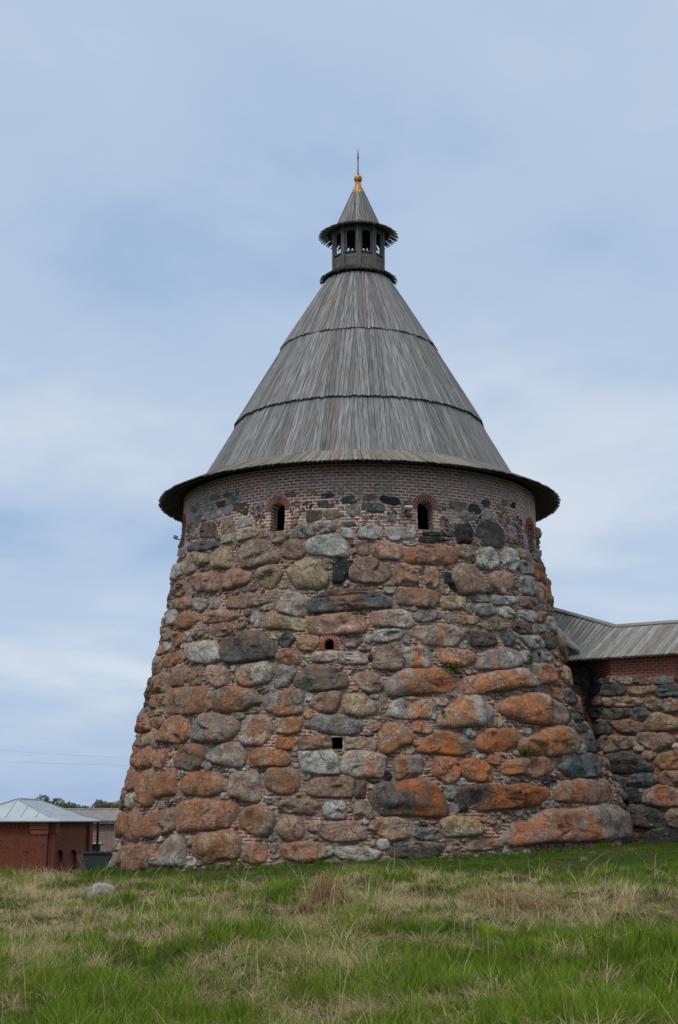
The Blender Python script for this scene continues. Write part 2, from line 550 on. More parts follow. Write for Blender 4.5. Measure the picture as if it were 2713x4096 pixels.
# ---------------------------------------------------------------- ground
def make_ground():
    xs = np.unique(np.concatenate([np.linspace(-420, -30, 24), np.arange(-30, 30.01, 0.5), np.linspace(30, 420, 24)]))
    ys = np.unique(np.concatenate([np.linspace(-60, 4, 12), np.arange(4, 72.01, 0.5), np.linspace(72, 900, 40)]))
    X, Y = np.meshgrid(xs, ys)
    Z = ground_z(X, Y)
    nx, ny = len(xs), len(ys)
    v = np.stack([X, Y, Z], -1).reshape(-1, 3)
    idx = np.arange(nx * ny).reshape(ny, nx)
    f = np.stack([idx[:-1, :-1], idx[:-1, 1:], idx[1:, 1:], idx[1:, :-1]], -1).reshape(-1, 4)
    me = bpy.data.meshes.new('ground')
    me.from_pydata(v.tolist(), [], f.tolist())
    me.polygons.foreach_set('use_smooth', [True] * len(me.polygons))
    m, T, b = new_mat('meadow_soil_and_thatch', 1.0, 0.1)
    pos = T.node('ShaderNodeNewGeometry').outputs['Position']
    a = T.noise(pos, 0.5, 6, 0.65)
    f2 = T.noise(pos, 14, 5, 0.7)
    c = T.mix(T.smooth(a, 0.4, 0.6), (0.030, 0.055, 0.010), (0.075, 0.066, 0.030))
    c = T.mix(T.smooth(f2, 0.35, 0.65), T.mix(1.0, c, (0.5, 0.5, 0.5), 'MULTIPLY'), c)
    T.link(c, b.inputs['Base Color'])
    bump(T, b, f2, 0.7, 0.06)
    me.materials.append(m)
    o = bpy.data.objects.new('ground', me)
    COL.objects.link(o)
    tag(o, kind='structure')


make_ground()


# ---------------------------------------------------------------- boulders: outlines measured on the photograph, then laid on the real wall surface
# each line: colour letter, lichen 0-9, side of the lichen (< > ^ -), then an outline "x,y ..." or an oval "e cx cy w h tilt"
ZONES = {'A': (600, 1950, 3.136), 'B': (1050, 1950, 3.136), 'C': (1500, 1950, 3.136), 'D': (1850, 1950, 3.136),
         'E': (500, 2400, 3.136), 'F': (1000, 2400, 3.136), 'G': (1450, 2400, 3.136), 'H': (1900, 2400, 3.136),
         'I': (400, 2800, 3.136), 'J': (850, 2800, 3.136), 'K': (1300, 2800, 3.136), 'L': (1750, 2800, 3.136),
         'M': (2213, 2600, 2.786), 'W': (2213, 2600, 2.786), 'P': (0, 0, 1.0)}
STONES = """
A
g0 e 790 122 135 75 -15
g0 e 945 88 155 75 -10
b0 e 1080 50 95 60 0
l0 e 1040 150 175 120 -10
d0 e 865 205 160 90 -8
l0 e 710 240 130 85 0
l0 e 655 160 90 70 0
r0 1020,270 1060,205 1190,180 1225,220 1220,290 1190,350 1060,290
l0 685,320 720,290 870,260 890,330 870,370 760,400 690,380
l0 e 945 290 110 110 0
r0 590,510 640,440 780,425 825,540 800,620 610,625
p0 860,500 890,400 1010,365 1060,470 1040,560 880,575
l0 1075,430 1120,370 1240,370 1265,460 1120,505
t0 1060,590 1130,530 1330,485 1365,540 1330,600 1090,680
l0 870,620 920,585 1035,570 1025,680 880,705
u1 455,760 530,680 720,660 855,690 850,740 600,800 470,795
g0 490,640 485,540 540,500 575,570 540,660
g0 e 570 410 80 190 32
g0 e 545 250 75 150 35
t4^ 390,1000 470,820 560,800 720,860 730,930 600,1010 440,1100 395,1060
t3 755,880 830,760 930,725 1010,800 1045,920 1000,990 860,1010 770,1000
b1 1090,900 1100,790 1200,690 1350,650 1500,700 1610,830 1570,930 1400,970 1180,1000
g0 e 400 820 120 130 -40
l0 245,1100 280,1000 370,940 385,1080 290,1180 245,1180
p6^ 510,1150 560,1100 840,1040 860,1120 850,1270 740,1320 540,1270
p4 900,1130 960,1040 1080,1005 1240,1060 1240,1160 1130,1230 900,1285
t4 1330,1090 1380,1010 1560,960 1650,1060 1600,1180 1500,1285 1380,1210
b2 e 1260 1245 150 100 0
b4< 930,1440 1000,1370 1300,1320 1480,1340 1545,1400 1400,1470 1150,1510 960,1510
t3 e 1440 1500 180 90 -10
p5 e 390 1450 220 160 0
g5^ 490,1460 560,1380 690,1400 690,1500 600,1560 520,1500
l4- e 770 1450 170 140 0
b4 e 365 1260 130 210 20
d1 e 240 1330 70 190 15
g0 e 215 1490 110 90 0
B
b0 e 345 75 180 70 -8
t0 e 605 55 160 65 0
d0 e 812 92 175 85 0
g0 e 985 45 125 70 0
d0 e 780 200 245 110 0
u0 965,145 1050,95 1180,80 1245,160 1150,190 1000,200
b0 e 1350 118 200 90 -5
r1 540,300 570,275 740,285 740,390 560,440 540,400
b1 745,300 800,270 930,265 1040,350 900,395 790,405
b0 e 935 190 60 40 0
b0 e 990 245 65 50 0
g0 1045,240 1110,205 1220,220 1230,310 1130,365 1060,320
u0 1230,210 1320,180 1530,200 1570,250 1540,300 1350,310 1250,270
u0 955,460 990,390 1200,370 1215,400 1170,470 1040,485
b0 1215,370 1250,340 1420,335 1450,390 1330,440 1250,455
g0 350,600 380,490 540,445 640,480 640,600 500,630 380,630
g0 650,480 690,440 900,430 920,490 910,550 720,570 670,540
b0 75,630 130,570 335,575 320,620 250,690 110,690
l0 970,570 990,510 1120,505 1155,600 1140,640 1000,625
l0 1190,600 1230,510 1390,440 1480,500 1510,580 1460,640 1350,655 1210,620
b0 230,780 270,680 430,635 520,690 545,800 500,870 380,900 250,870
l0 540,700 600,640 830,570 980,600 1060,720 1070,850 1000,875 650,840 555,800
p0 1175,700 1230,655 1330,690 1345,840 1210,850
t3 305,1040 400,960 560,880 710,930 830,1110 800,1230 680,1270 420,1250 360,1150
t0 e 815 955 140 150 0
k0 880,1130 890,950 990,880 1135,910 1100,1040 1010,1180 960,1205 880,1180
b2 1085,1100 1130,980 1230,890 1400,880 1600,930 1610,1100 1500,1200 1300,1200 1130,1160
l0 e 1050 1200 100 80 -30
u4- 570,1480 590,1400 860,1370 1250,1335 1500,1340 1590,1400 1590,1500 1000,1545 620,1575 575,1560
r3> 620,1380 740,1310 1000,1265 1300,1250 1430,1270 1460,1325 1250,1325 860,1362
l3 160,1520 170,1310 260,1290 400,1310 560,1400 545,1560 500,1610 330,1590 190,1550
t0 e 530 1305 250 50 0
p0 e 255 1215 120 110 0
C
k0 e 185 152 285 110 10
g0 70,370 110,330 230,325 285,370 270,430 130,440
l0 125,540 200,485 480,480 535,530 515,620 350,650 220,665 150,610
b0 950,170 970,150 1170,180 1165,260 1090,285 955,255
d0 1180,250 1220,190 1320,210 1365,300 1290,335 1195,310
d0 e 1420 195 130 110 0
l0 1090,370 1120,310 1270,310 1300,370 1270,410 1110,430
w0 e 1460 325 190 110 20
k0 600,560 640,545 900,560 890,605 620,600
k0 565,660 580,620 840,622 970,655 700,690 575,685
d0 e 955 575 100 90 0
k0 1005,560 1040,460 1200,445 1240,540 1225,690 1060,695
p3 -40,760 30,690 250,685 350,760 350,840 290,900 60,890 -20,840
l0 e 450 695 200 60 0
p5 370,870 400,760 620,730 830,710 960,740 1030,850 1030,930 920,965 700,960 450,940 385,900
b1 1025,740 1100,710 1240,720 1250,860 1190,915 1070,870
l0 1280,830 1380,740 1480,750 1568,860 1560,960 1450,1030 1340,1010 1290,930
p4 240,1080 280,950 400,950 500,1010 545,1130 520,1220 400,1230 260,1200
p4 620,1120 650,1000 740,985 810,1060 810,1200 750,1275 660,1240
g0 e 580 1210 65 110 0
b2 980,1050 1050,980 1200,940 1310,1050 1400,1150 1425,1230 1380,1310 1200,1330 1080,1320 980,1170
k0 875,1100 910,1050 980,1070 1000,1180 1060,1290 1010,1300 900,1180
p0 e 890 1275 130 140 0
b4 285,1290 330,1245 700,1270 815,1330 800,1450 720,1500 560,1500 290,1450
l0 e 185 1285 150 100 0
t0 e 210 1200 130 50 0
w0 385,1520 470,1450 560,1520 500,1545
t2 820,1400 860,1355 1150,1355 1150,1440 1140,1520 850,1520
l0 e 1200 1510 100 130 0
D
d0 170,560 240,450 330,405 460,440 540,520 560,680 500,745 380,745 270,720 240,640
p3 340,1100 400,1060 560,1040 630,1080 640,1230 570,1340 500,1330 390,1230
l0 520,830 560,760 640,760 700,860 710,980 650,1050 540,1000
t3 690,800 740,750 850,800 910,880 890,920 750,880
g0 720,920 800,900 880,970 890,1080 790,1085 720,1010
g0 735,1160 790,1100 880,1130 950,1280 930,1380 840,1360 740,1300
d7< 880,960 960,950 1020,1090 990,1170 920,1150
p4 940,1190 1010,1200 1070,1400 1050,1460 970,1400
w0 e 385 350 180 110 20
p0 e 590 400 120 130 0
w0 e 640 545 110 110 0
k0 e 665 222 65 80 0
g0 e 560 185 110 85 0
p0 e 525 260 190 70 35
d0 e 370 1290 130 90 -20
g0 130,1380 160,1330 280,1320 360,1380 350,1440 150,1430
l0 370,1380 400,1345 710,1370 720,1430 600,1470 420,1470
b3 720,1370 900,1370 960,1440 900,1520 760,1490
g0 170,1510 200,1455 390,1455 430,1530 400,1600 250,1620 180,1570
g0 e 965 830 50 130 0
b3 e 1030 1510 90 100 0
E
l0 505,240 540,130 620,115 650,160 610,300 530,320
b9 615,270 660,190 760,150 880,190 890,260 800,340 670,370 620,330
p4 920,230 970,160 1200,110 1370,130 1400,200 1330,255 1050,290 950,275
p4 e 470 250 60 220 10
b4> 430,470 460,380 540,340 580,400 560,490 460,530
l0 e 395 490 50 170 10
b5^ 1045,400 1100,310 1230,280 1330,320 1330,390 1250,450 1100,460
b3^ 800,430 880,370 1000,340 1010,400 900,480 840,490
p7 e 640 490 120 180 10
l5> e 750 460 110 130 0
l0 470,620 490,520 570,500 560,600 500,655
l0 e 720 575 110 70 -15
l3^ 760,600 800,550 1000,510 1110,520 1180,650 1190,740 1000,800 830,780 770,700
d3^ 1185,610 1260,480 1400,420 1560,385 1660,395 1790,490 1880,610 1850,710 1600,760 1290,795 1220,720
p7 e 405 630 110 150 15
b3 285,900 310,810 430,710 450,830 400,930 310,950
p8 455,790 480,700 600,660 680,620 680,730 580,830 490,850
g7 530,980 570,850 700,820 770,870 760,990 700,1060 580,1080
b4 770,920 790,845 930,840 940,1050 800,1070
p4- 1000,910 1040,820 1180,810 1290,870 1300,960 1270,1060 1130,1100 1040,1030
l0 e 1340 855 80 100 0
l6< 1370,960 1410,840 1560,800 1700,770 1830,800 1868,900 1800,1020 1650,1060 1500,1080 1390,1020
b4 320,1080 350,960 430,920 520,920 520,1060 490,1150 360,1150
b8 240,1150 260,1040 320,1000 330,1080 280,1230 230,1240
g7 510,1380 530,1190 580,1120 800,1090 1000,1090 1010,1200 970,1370 900,1420 700,1440 530,1430
b6- 1100,1220 1130,1150 1250,1080 1380,1100 1540,1110 1640,1200 1680,1280 1600,1330 1500,1380 1300,1410 1110,1390
p5 e 1045 1290 120 190 0
g0 e 1050 1190 90 90 0
b7 e 325 1275 90 170 0
t6 e 445 1250 145 150 0
d0 e 225 1310 80 150 25
t5 250,1430 330,1380 470,1360 430,1440 290,1470
p6 e 1010 1370 80 70 0
F
l0 e 60 240 120 210 0
t5- 165,280 190,180 250,155 480,210 675,250 650,380 430,370 180,350
p5^ 710,310 740,220 900,180 1200,165 1400,230 1475,310 1430,400 1150,435 880,430 760,400
t1 e 190 100 180 80 -10
t2 e 310 440 160 120 0
d0 325,510 400,420 490,390 560,480 520,580 390,590
t5 575,500 600,450 860,440 870,520 800,630 640,630 580,570
b0 1115,510 1150,450 1350,440 1450,440 1400,540 1320,595 1220,590
q0 760,720 830,645 1000,640 1400,655 1490,710 1470,790 1200,800 1000,770 800,780
p5 320,720 350,620 480,600 640,700 620,800 500,820 340,790
g0 290,1040 350,860 400,800 570,870 530,1000 470,1080 320,1090
l0 e 715 720 75 85 0
k0 e 1515 715 70 90 0
u4 555,1050 580,950 700,850 800,820 1000,830 1150,900 1235,990 1200,1080 1090,1120 800,1140 600,1110
b3^ 1290,970 1360,910 1500,890 1600,930 1690,1030 1680,1100 1600,1150 1480,1165 1370,1100
t0 e 1350 850 240 60 0
g6- 165,1300 210,1200 330,1160 600,1120 660,1160 655,1400 480,1440 330,1440 200,1380
w0 e 735 1220 110 110 0
b4 745,1310 800,1210 900,1150 1140,1130 1130,1250 1070,1400 990,1425 830,1370
t6 e 725 1425 130 150 0
t3 1145,1260 1200,1190 1400,1170 1520,1240 1620,1300 1610,1400 1560,1430 1380,1465 1200,1420 1150,1340
t0 e 60 1375 130 90 0
G
l5< 105,200 150,140 280,120 500,115 590,160 650,300 560,350 330,330 160,320
g2 640,180 700,130 850,125 1000,160 1035,220 900,255 780,285 680,260
t3 1140,210 1200,190 1450,200 1490,250 1430,300 1270,310 1180,270
g0 e 1095 230 80 120 0
l4 570,400 640,340 850,315 1100,310 1200,340 1260,430 1210,540 1130,580 820,560 760,510 620,450
w0 130,460 160,390 300,360 500,360 555,410 480,480 250,535 150,510
l0 e 80 490 130 110 0
d2 1305,400 1340,370 1500,375 1640,420 1735,530 1680,570 1400,580 1330,480
l3 e 1290 550 130 120 0
b2 125,830 170,680 190,580 330,555 440,590 520,770 490,860 300,870 160,860
l6- 495,650 520,590 750,570 820,640 880,790 840,850 700,850 590,830
l8 960,690 1000,610 1130,600 1350,640 1435,690 1400,800 1280,835 1010,790
g8> 300,1080 360,970 500,880 700,860 980,860 1110,940 1160,1010 1150,1110 1000,1165 650,1180 440,1210 340,1170
g0 e 285 900 85 100 0
l0 e 155 1205 130 90 15
t1 e 280 1200 110 90 0
p1 e 265 1330 150 200 0
l7> 300,1440 340,1330 430,1240 620,1210 860,1250 930,1340 860,1470 680,1490 500,1490
l6^ e 1010 1275 170 110 0
g0 e 900 1460 80 100 0
H
l0 295,110 400,60 470,100 540,180 520,220 400,225 310,180
b0 130,260 240,215 340,230 390,350 330,385 200,390 150,340
r1 470,330 500,260 620,280 720,300 725,410 600,430 530,390
g0 710,330 760,300 900,300 920,400 740,420
u0 330,420 440,385 500,430 530,560 400,570
l0 580,460 640,440 830,450 890,590 740,615 680,570
d0 870,520 920,470 1010,480 1050,600 960,620 890,590
l0 560,150 660,110 780,150 795,240 740,285 620,230
b4 e 850 210 120 150 0
l1 910,230 970,205 1050,350 1040,420 950,360
b4 e 905 450 110 70 0
g5< 50,800 100,680 200,620 400,600 540,650 610,760 590,820 450,860 100,870
l0 580,650 690,630 735,710 720,790 640,780
g0 e 890 710 160 150 0
g8> 720,800 880,790 1000,830 1075,900 1060,1000 930,1040 820,1060 760,960
p7 890,1100 1000,1090 1090,1110 1140,1220 1090,1260 960,1230
l9< -140,1100 -130,1010 -20,950 300,890 560,850 640,870 740,930 820,1080 640,1090 400,1130 0,1190 -130,1170
l9< 330,1330 360,1240 560,1190 780,1170 960,1240 1100,1330 1160,1440 1180,1520 1000,1560 760,1560 560,1500 400,1450 350,1400
g1 e 455 1170 160 80 -10
g0 e 710 1120 250 60 0
d0 e 1170 1440 110 210 -25
I
p6 e 700 280 150 140 0
p7 440,360 470,200 540,170 610,260 600,370 500,410
p7 690,490 750,370 880,215 1010,205 1080,310 1110,390 1060,500 980,545 750,520
p5 e 670 540 110 120 0
b6 400,590 425,440 480,420 470,570
t4 505,520 540,410 640,400 610,550 530,570
g4> 1140,440 1180,270 1260,180 1450,165 1620,210 1700,250 1736,360 1650,470 1560,530 1300,530 1190,510
b8 345,790 370,640 450,600 490,640 440,780 400,830
p6 440,800 500,640 580,590 680,670 640,790 540,885 460,850
p6 665,790 710,640 800,600 830,640 790,790 740,865 680,840
u6 910,780 940,640 1040,590 1200,545 1290,600 1300,700 1260,800 1170,890 1000,850 920,830
w0 e 1325 820 140 120 0
w0 e 870 800 90 90 0
b7 285,1060 310,900 380,870 470,960 450,1100 360,1130 300,1130
b7 470,1130 500,980 580,880 660,900 690,960 690,1180 640,1290 560,1340 480,1200
b9 680,1050 740,930 860,860 930,880 945,1060 930,1180 720,1220 690,1150
b9< 1000,1110 1040,980 1130,910 1280,890 1440,920 1550,1000 1540,1110 1480,1180 1300,1210 1060,1190
d0 e 265 1270 110 210 20
l3 e 360 1260 110 200 0
l0 e 440 1200 70 160 0
w0 e 1045 910 190 50 0
g1 e 750 1330 110 80 0
b9 145,1570 190,1450 260,1400 310,1450 300,1600 250,1720 170,1680
b7 285,1620 340,1430 420,1380 490,1460 480,1680 430,1780 320,1750
b8< 490,1600 540,1480 680,1400 850,1360 930,1430 920,1560 850,1660 600,1740 520,1680
p7 930,1500 960,1340 1100,1260 1300,1240 1560,1280 1680,1230 1700,1300 1690,1420 1600,1580 1500,1600 1180,1650 970,1640
l0 140,1800 190,1720 240,1760 220,1880 170,1880
g0 40,2080 70,1900 140,1880 200,1950 180,2100 60,2150
g8 180,2060 220,1890 300,1830 500,1800 620,1820 630,1960 580,2100 420,2170 250,2120
g5^ 620,2060 700,1880 860,1720 970,1690 1060,1870 1040,2000 1010,2080 800,2090
t7 1150,1880 1190,1700 1280,1670 1500,1640 1660,1650 1750,1760 1740,1900 1700,1990 1500,1990 1380,2060 1270,2040 1160,1920
g2 e 1090 1770 140 150 0
w0 e 730 1740 120 90 0
w1 e 1120 2030 150 150 0
p3 e 1230 2050 90 90 0
t1 e 1180 2105 320 40 0
J
g4> -95,690 0,590 100,540 280,540 390,600 410,720 370,840 250,840 100,820 -60,750
t7> 760,330 790,240 900,210 1100,230 1120,320 1090,400 950,430 800,410
l6> 320,480 360,350 380,250 460,180 640,190 720,240 750,380 660,520 560,560 380,550
p8 775,570 800,480 880,465 1040,490 1050,560 950,630 800,600
p3> 1075,590 1080,470 1440,435 1470,470 1470,580 1300,605 1090,630
l0 1090,700 1150,640 1490,625 1560,700 1600,830 1590,910 1350,930 1150,900 1110,800
p8 435,750 450,650 560,590 720,630 880,620 970,700 970,780 920,830 650,830 480,840
g4 210,1130 240,950 290,910 500,885 560,950 590,1130 600,1220 540,1280 400,1280 340,1230 240,1220
b6 640,970 700,870 800,840 960,855 1060,920 1090,1050 1060,1140 950,1180 780,1165 670,1090
w0 e 700 1255 155 100 0
b3 810,1350 870,1260 1050,1230 1230,1250 1360,1310 1340,1420 1250,1450 1130,1430 900,1420
b6< 330,1500 370,1390 480,1320 620,1320 740,1400 770,1500 700,1680 580,1710 430,1650 350,1590
p4 805,1650 830,1470 920,1445 1100,1480 1140,1600 1120,1700 1000,1770 900,1750
l2 1370,1400 1400,1280 1560,1260 1660,1290 1680,1400 1660,1490 1430,1490
b4 1170,1150 1210,1010 1350,970 1500,960 1700,960 1780,1000 1770,1150 1730,1210 1550,1225 1230,1200
p5> 360,1930 380,1830 450,1790 680,1800 680,1960 640,2030 500,2060 370,2010
p3 e 755 1850 100 140 0
b4 850,1850 900,1800 1100,1770 1380,1800 1450,1960 1300,2020 1130,2045 900,1980
g0 e 765 1960 130 70 0
g0 e 740 1740 90 90 0
p3 e 170 945 110 70 0
p3 e 160 1070 90 170 0
w0 e 140 1200 140 90 0
t1 e 310 200 200 100 0
t2 e 510 120 170 100 0
l0 e 1030 820 120 70 0
b1 e 1030 685 100 60 0
p2 e 1025 750 100 60 0
g0 e 1030 610 90 70 0
k0 e 600 880 120 60 0
w0 e 405 855 100 70 0
w0 e 240 880 100 60 0
g0 e 1180 950 130 120 0
K
g2 -245,320 -200,250 -90,200 60,180 250,190 380,240 475,320 400,410 300,440 100,430 -50,410
p1 -220,1620 -170,1530 100,1520 380,1520 500,1620 520,1740 300,1790 50,1770 -100,1700
t0 235,570 255,485 480,455 520,560 480,605 260,620
p2 e 585 560 130 190 -15
p4 515,330 560,250 720,280 720,360 600,400
l7 670,480 690,380 780,290 900,285 1050,360 1120,470 1080,550 950,580 870,650 780,680 690,620
p6 e 1220 345 270 170 15
t2 e 1045 625 200 130 0
t1 e 1160 520 130 110 -40
l5 200,860 240,700 300,630 600,640 770,700 750,820 720,970 400,970 230,910
g6< 850,880 870,740 1000,705 1180,700 1240,780 1220,910 1060,980 900,990
k0 e 787 945 125 130 0
d0 e 615 1010 185 60 0
r1 375,1220 385,1010 520,1000 515,1220 480,1240
p0 e 570 1085 85 80 0
d6> 575,1190 610,1090 720,1040 1000,1010 1200,985 1380,1060 1450,1170 1560,1330 1560,1430 1400,1470 1000,1440 720,1440 640,1370 600,1280
t0 e 320 1365 85 80 0
t0 e 340 1265 80 60 0
b1 360,1450 375,1290 460,1245 570,1290 610,1380 600,1490 400,1500
t5< 540,1610 620,1520 720,1470 900,1465 1070,1540 1100,1630 1060,1730 830,1770 700,1700
g2 1115,1640 1140,1600 1400,1600 1470,1660 1430,1750 1250,1760 1120,1720
d0 e 1235 1555 140 60 0
l0 e 500 1540 120 50 0
l0 e 740 1810 180 150 0
t0 e 600 1800 90 90 0
g0 e 950 1810 220 70 0
l2 160,1850 300,1830 560,1850 710,1910 640,2010 430,2040 200,1990 110,1930
d1 810,1940 880,1860 1150,1830 1510,1800 1460,1920 1380,1980 1100,2000 880,1990
l0 e 40 1900 150 130 0
L
l7< 15,240 90,120 250,10 400,-55 540,-50 640,40 700,140 650,260 580,320 400,330 200,345 50,310
t2 e 785 285 140 130 0
b9 490,560 540,430 620,365 960,360 1015,400 1020,560 960,620 800,660 560,650 500,610
l0 e 435 405 140 140 0
l0 e 1140 385 170 90 0
t8< 1090,500 1210,450 1350,350 1500,335 1640,350 1740,420 1806,520 1760,640 1568,690 1350,700 1150,640
b8< -270,610 -200,500 -10,390 130,390 300,450 430,540 440,640 330,690 0,685 -200,650
p7 -45,860 -20,720 150,700 250,780 305,880 270,1000 130,1040 -20,960
p8 300,800 340,740 480,720 600,760 700,880 725,960 690,1020 550,1025 400,1000 330,920
l0 e 315 1025 140 110 0
t8 e 735 755 180 140 0
l0 e 570 710 130 80 0
p5 780,880 830,820 1000,740 1300,710 1450,720 1510,810 1450,900 1300,970 1200,980 1100,930 870,940
k7> 230,1200 290,1090 650,1050 850,1090 1080,1050 1330,1120 1385,1180 1320,1280 1180,1350 900,1360 520,1400 300,1405 240,1300
k0 e 1430 1010 200 90 -15
g0 e 170 1160 160 190 0
g0 e 225 1360 90 160 -20
g0 e 1395 1310 190 120 0
t6^ 50,1560 90,1480 250,1450 420,1470 560,1560 620,1650 560,1690 250,1720 100,1710
b5^ 380,1820 480,1760 700,1740 850,1800 830,1850 600,1890 400,1880
l0 e 60 1100 90 80 0
P
g7< 2019,3364 2037,3323 2069,3285 2126,3297 2161,3259 2196,3240 2306,3239 2367,3225 2414,3221 2464,3230 2507,3257 2525,3303 2525,3339 2464,3361 2356,3365 2213,3369 2069,3383
M
u0 70,1300 150,1210 300,1170 440,1140 520,1230 550,1330 520,1420 350,1420 180,1420
p5< 5,1550 60,1490 250,1430 600,1430 670,1540 660,1620 590,1720 300,1710 40,1680
l0 e 325 1095 150 130 0
d0 330,950 480,940 540,1080 510,1160 400,1140
d0 e 330 865 180 110 0
d0 e 280 745 80 110 0
d0 270,660 400,640 490,780 340,790
d3< 120,450 200,410 400,440 420,560 350,600 180,600
b0 e 720 2170 130 110 0
d0 e 860 2150 140 170 0
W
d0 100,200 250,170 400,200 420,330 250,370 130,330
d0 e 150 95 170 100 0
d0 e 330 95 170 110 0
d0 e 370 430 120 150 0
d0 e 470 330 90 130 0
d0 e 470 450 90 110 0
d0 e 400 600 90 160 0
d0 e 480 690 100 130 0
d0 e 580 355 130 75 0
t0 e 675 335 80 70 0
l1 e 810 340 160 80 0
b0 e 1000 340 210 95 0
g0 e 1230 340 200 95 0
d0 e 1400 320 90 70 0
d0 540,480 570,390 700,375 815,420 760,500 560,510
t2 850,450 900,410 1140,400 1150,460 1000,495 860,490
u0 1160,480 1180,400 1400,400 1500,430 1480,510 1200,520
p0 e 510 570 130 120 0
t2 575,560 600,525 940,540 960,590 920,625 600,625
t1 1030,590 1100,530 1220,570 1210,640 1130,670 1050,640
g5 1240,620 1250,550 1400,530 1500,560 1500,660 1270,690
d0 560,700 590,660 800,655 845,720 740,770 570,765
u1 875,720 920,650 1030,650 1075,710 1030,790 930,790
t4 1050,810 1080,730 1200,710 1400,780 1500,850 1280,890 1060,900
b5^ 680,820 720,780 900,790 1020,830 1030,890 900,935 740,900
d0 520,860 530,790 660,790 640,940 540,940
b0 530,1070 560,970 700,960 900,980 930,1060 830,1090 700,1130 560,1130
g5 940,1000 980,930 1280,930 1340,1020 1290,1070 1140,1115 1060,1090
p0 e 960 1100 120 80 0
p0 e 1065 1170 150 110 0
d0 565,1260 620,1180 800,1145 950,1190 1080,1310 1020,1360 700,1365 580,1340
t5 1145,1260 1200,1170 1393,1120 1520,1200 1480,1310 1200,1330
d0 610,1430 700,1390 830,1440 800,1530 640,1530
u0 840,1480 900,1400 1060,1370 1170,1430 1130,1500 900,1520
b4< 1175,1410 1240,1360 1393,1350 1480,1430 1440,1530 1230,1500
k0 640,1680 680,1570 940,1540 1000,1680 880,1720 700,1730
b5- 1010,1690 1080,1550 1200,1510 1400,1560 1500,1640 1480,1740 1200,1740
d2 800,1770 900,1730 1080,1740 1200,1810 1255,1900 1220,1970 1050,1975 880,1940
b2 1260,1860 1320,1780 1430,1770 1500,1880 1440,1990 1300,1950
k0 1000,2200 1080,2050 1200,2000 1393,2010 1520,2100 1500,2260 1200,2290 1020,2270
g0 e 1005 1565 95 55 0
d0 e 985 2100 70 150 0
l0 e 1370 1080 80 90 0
"""
HUES = {'g': (0.235, 0.23, 0.22), 'l': (0.345, 0.34, 0.318), 'd': (0.082, 0.080, 0.079), 'b': (0.24, 0.183, 0.15),
        'p': (0.32, 0.222, 0.178), 't': (0.315, 0.262, 0.192), 'k': (0.036, 0.036, 0.038), 'u': (0.095, 0.115, 0.118),
        'w': (0.40, 0.39, 0.365), 'r': (0.135, 0.098, 0.085), 'q': (0.38, 0.31, 0.285)}


def smooth_loop(pts, n):
    """closed Catmull-Rom through pts, resampled to n points of even spacing"""
    P = np.array(pts, float)
    k = len(P)
    out = []
    for i in range(k):
        p0, p1, p2, p3 = P[(i - 1) % k], P[i], P[(i + 1) % k], P[(i + 2) % k]
        for t in np.linspace(0, 1, 8, endpoint=False):
            c = 0.5 * (2 * p1 + (p2 - p0) * t + (2 * p0 - 5 * p1 + 4 * p2 - p3) * t * t + (3 * p1 - p0 - 3 * p2 + p3) * t ** 3)
            l = p1 + (p2 - p1) * t
            out.append(0.38 * c + 0.62 * l)
    Q = np.array(out)
    seg = np.hypot(*(np.roll(Q, -1, 0) - Q).T)
    s = np.concatenate([[0], np.cumsum(seg)])
    t = np.linspace(0, s[-1], n, endpoint=False)
    Q2 = np.vstack([Q, Q[:1]])
    return np.stack([np.interp(t, s, Q2[:, 0]), np.interp(t, s, Q2[:, 1])], 1)


def parse_stones():
    res, z = [], None
    for ln in STONES.strip().splitlines():
        tok = ln.split()
        if len(tok) == 1:
            z = tok[0]
            continue
        hue, lv, side = tok[0][0], int(tok[0][1]), tok[0][2:]
        if tok[1] == 'e':
            cx, cy, w, h, a = (float(x) for x in tok[2:7])
            a = math.radians(a)
            pts = []
            nn = 10
            for i in range(nn):
                t = 2 * math.pi * (i + 0.5) / nn
                ct, stt = math.cos(t), math.sin(t)
                q = (abs(ct) ** 2.7 + abs(stt) ** 2.7) ** (-1 / 2.7) * random.uniform(0.90, 1.06)
                x, y = q * ct * w / 2, q * stt * h / 2
                pts.append((cx + x * math.cos(a) - y * math.sin(a), cy + x * math.sin(a) + y * math.cos(a)))
        else:
            pts = [tuple(float(c) for c in q.split(',')) for q in tok[1:]]
        x0, y0, s = ZONES[z]
        res.append((z, hue, lv, side, [(x0 + x / s, y0 + y / s) for x, y in pts]))
    return res


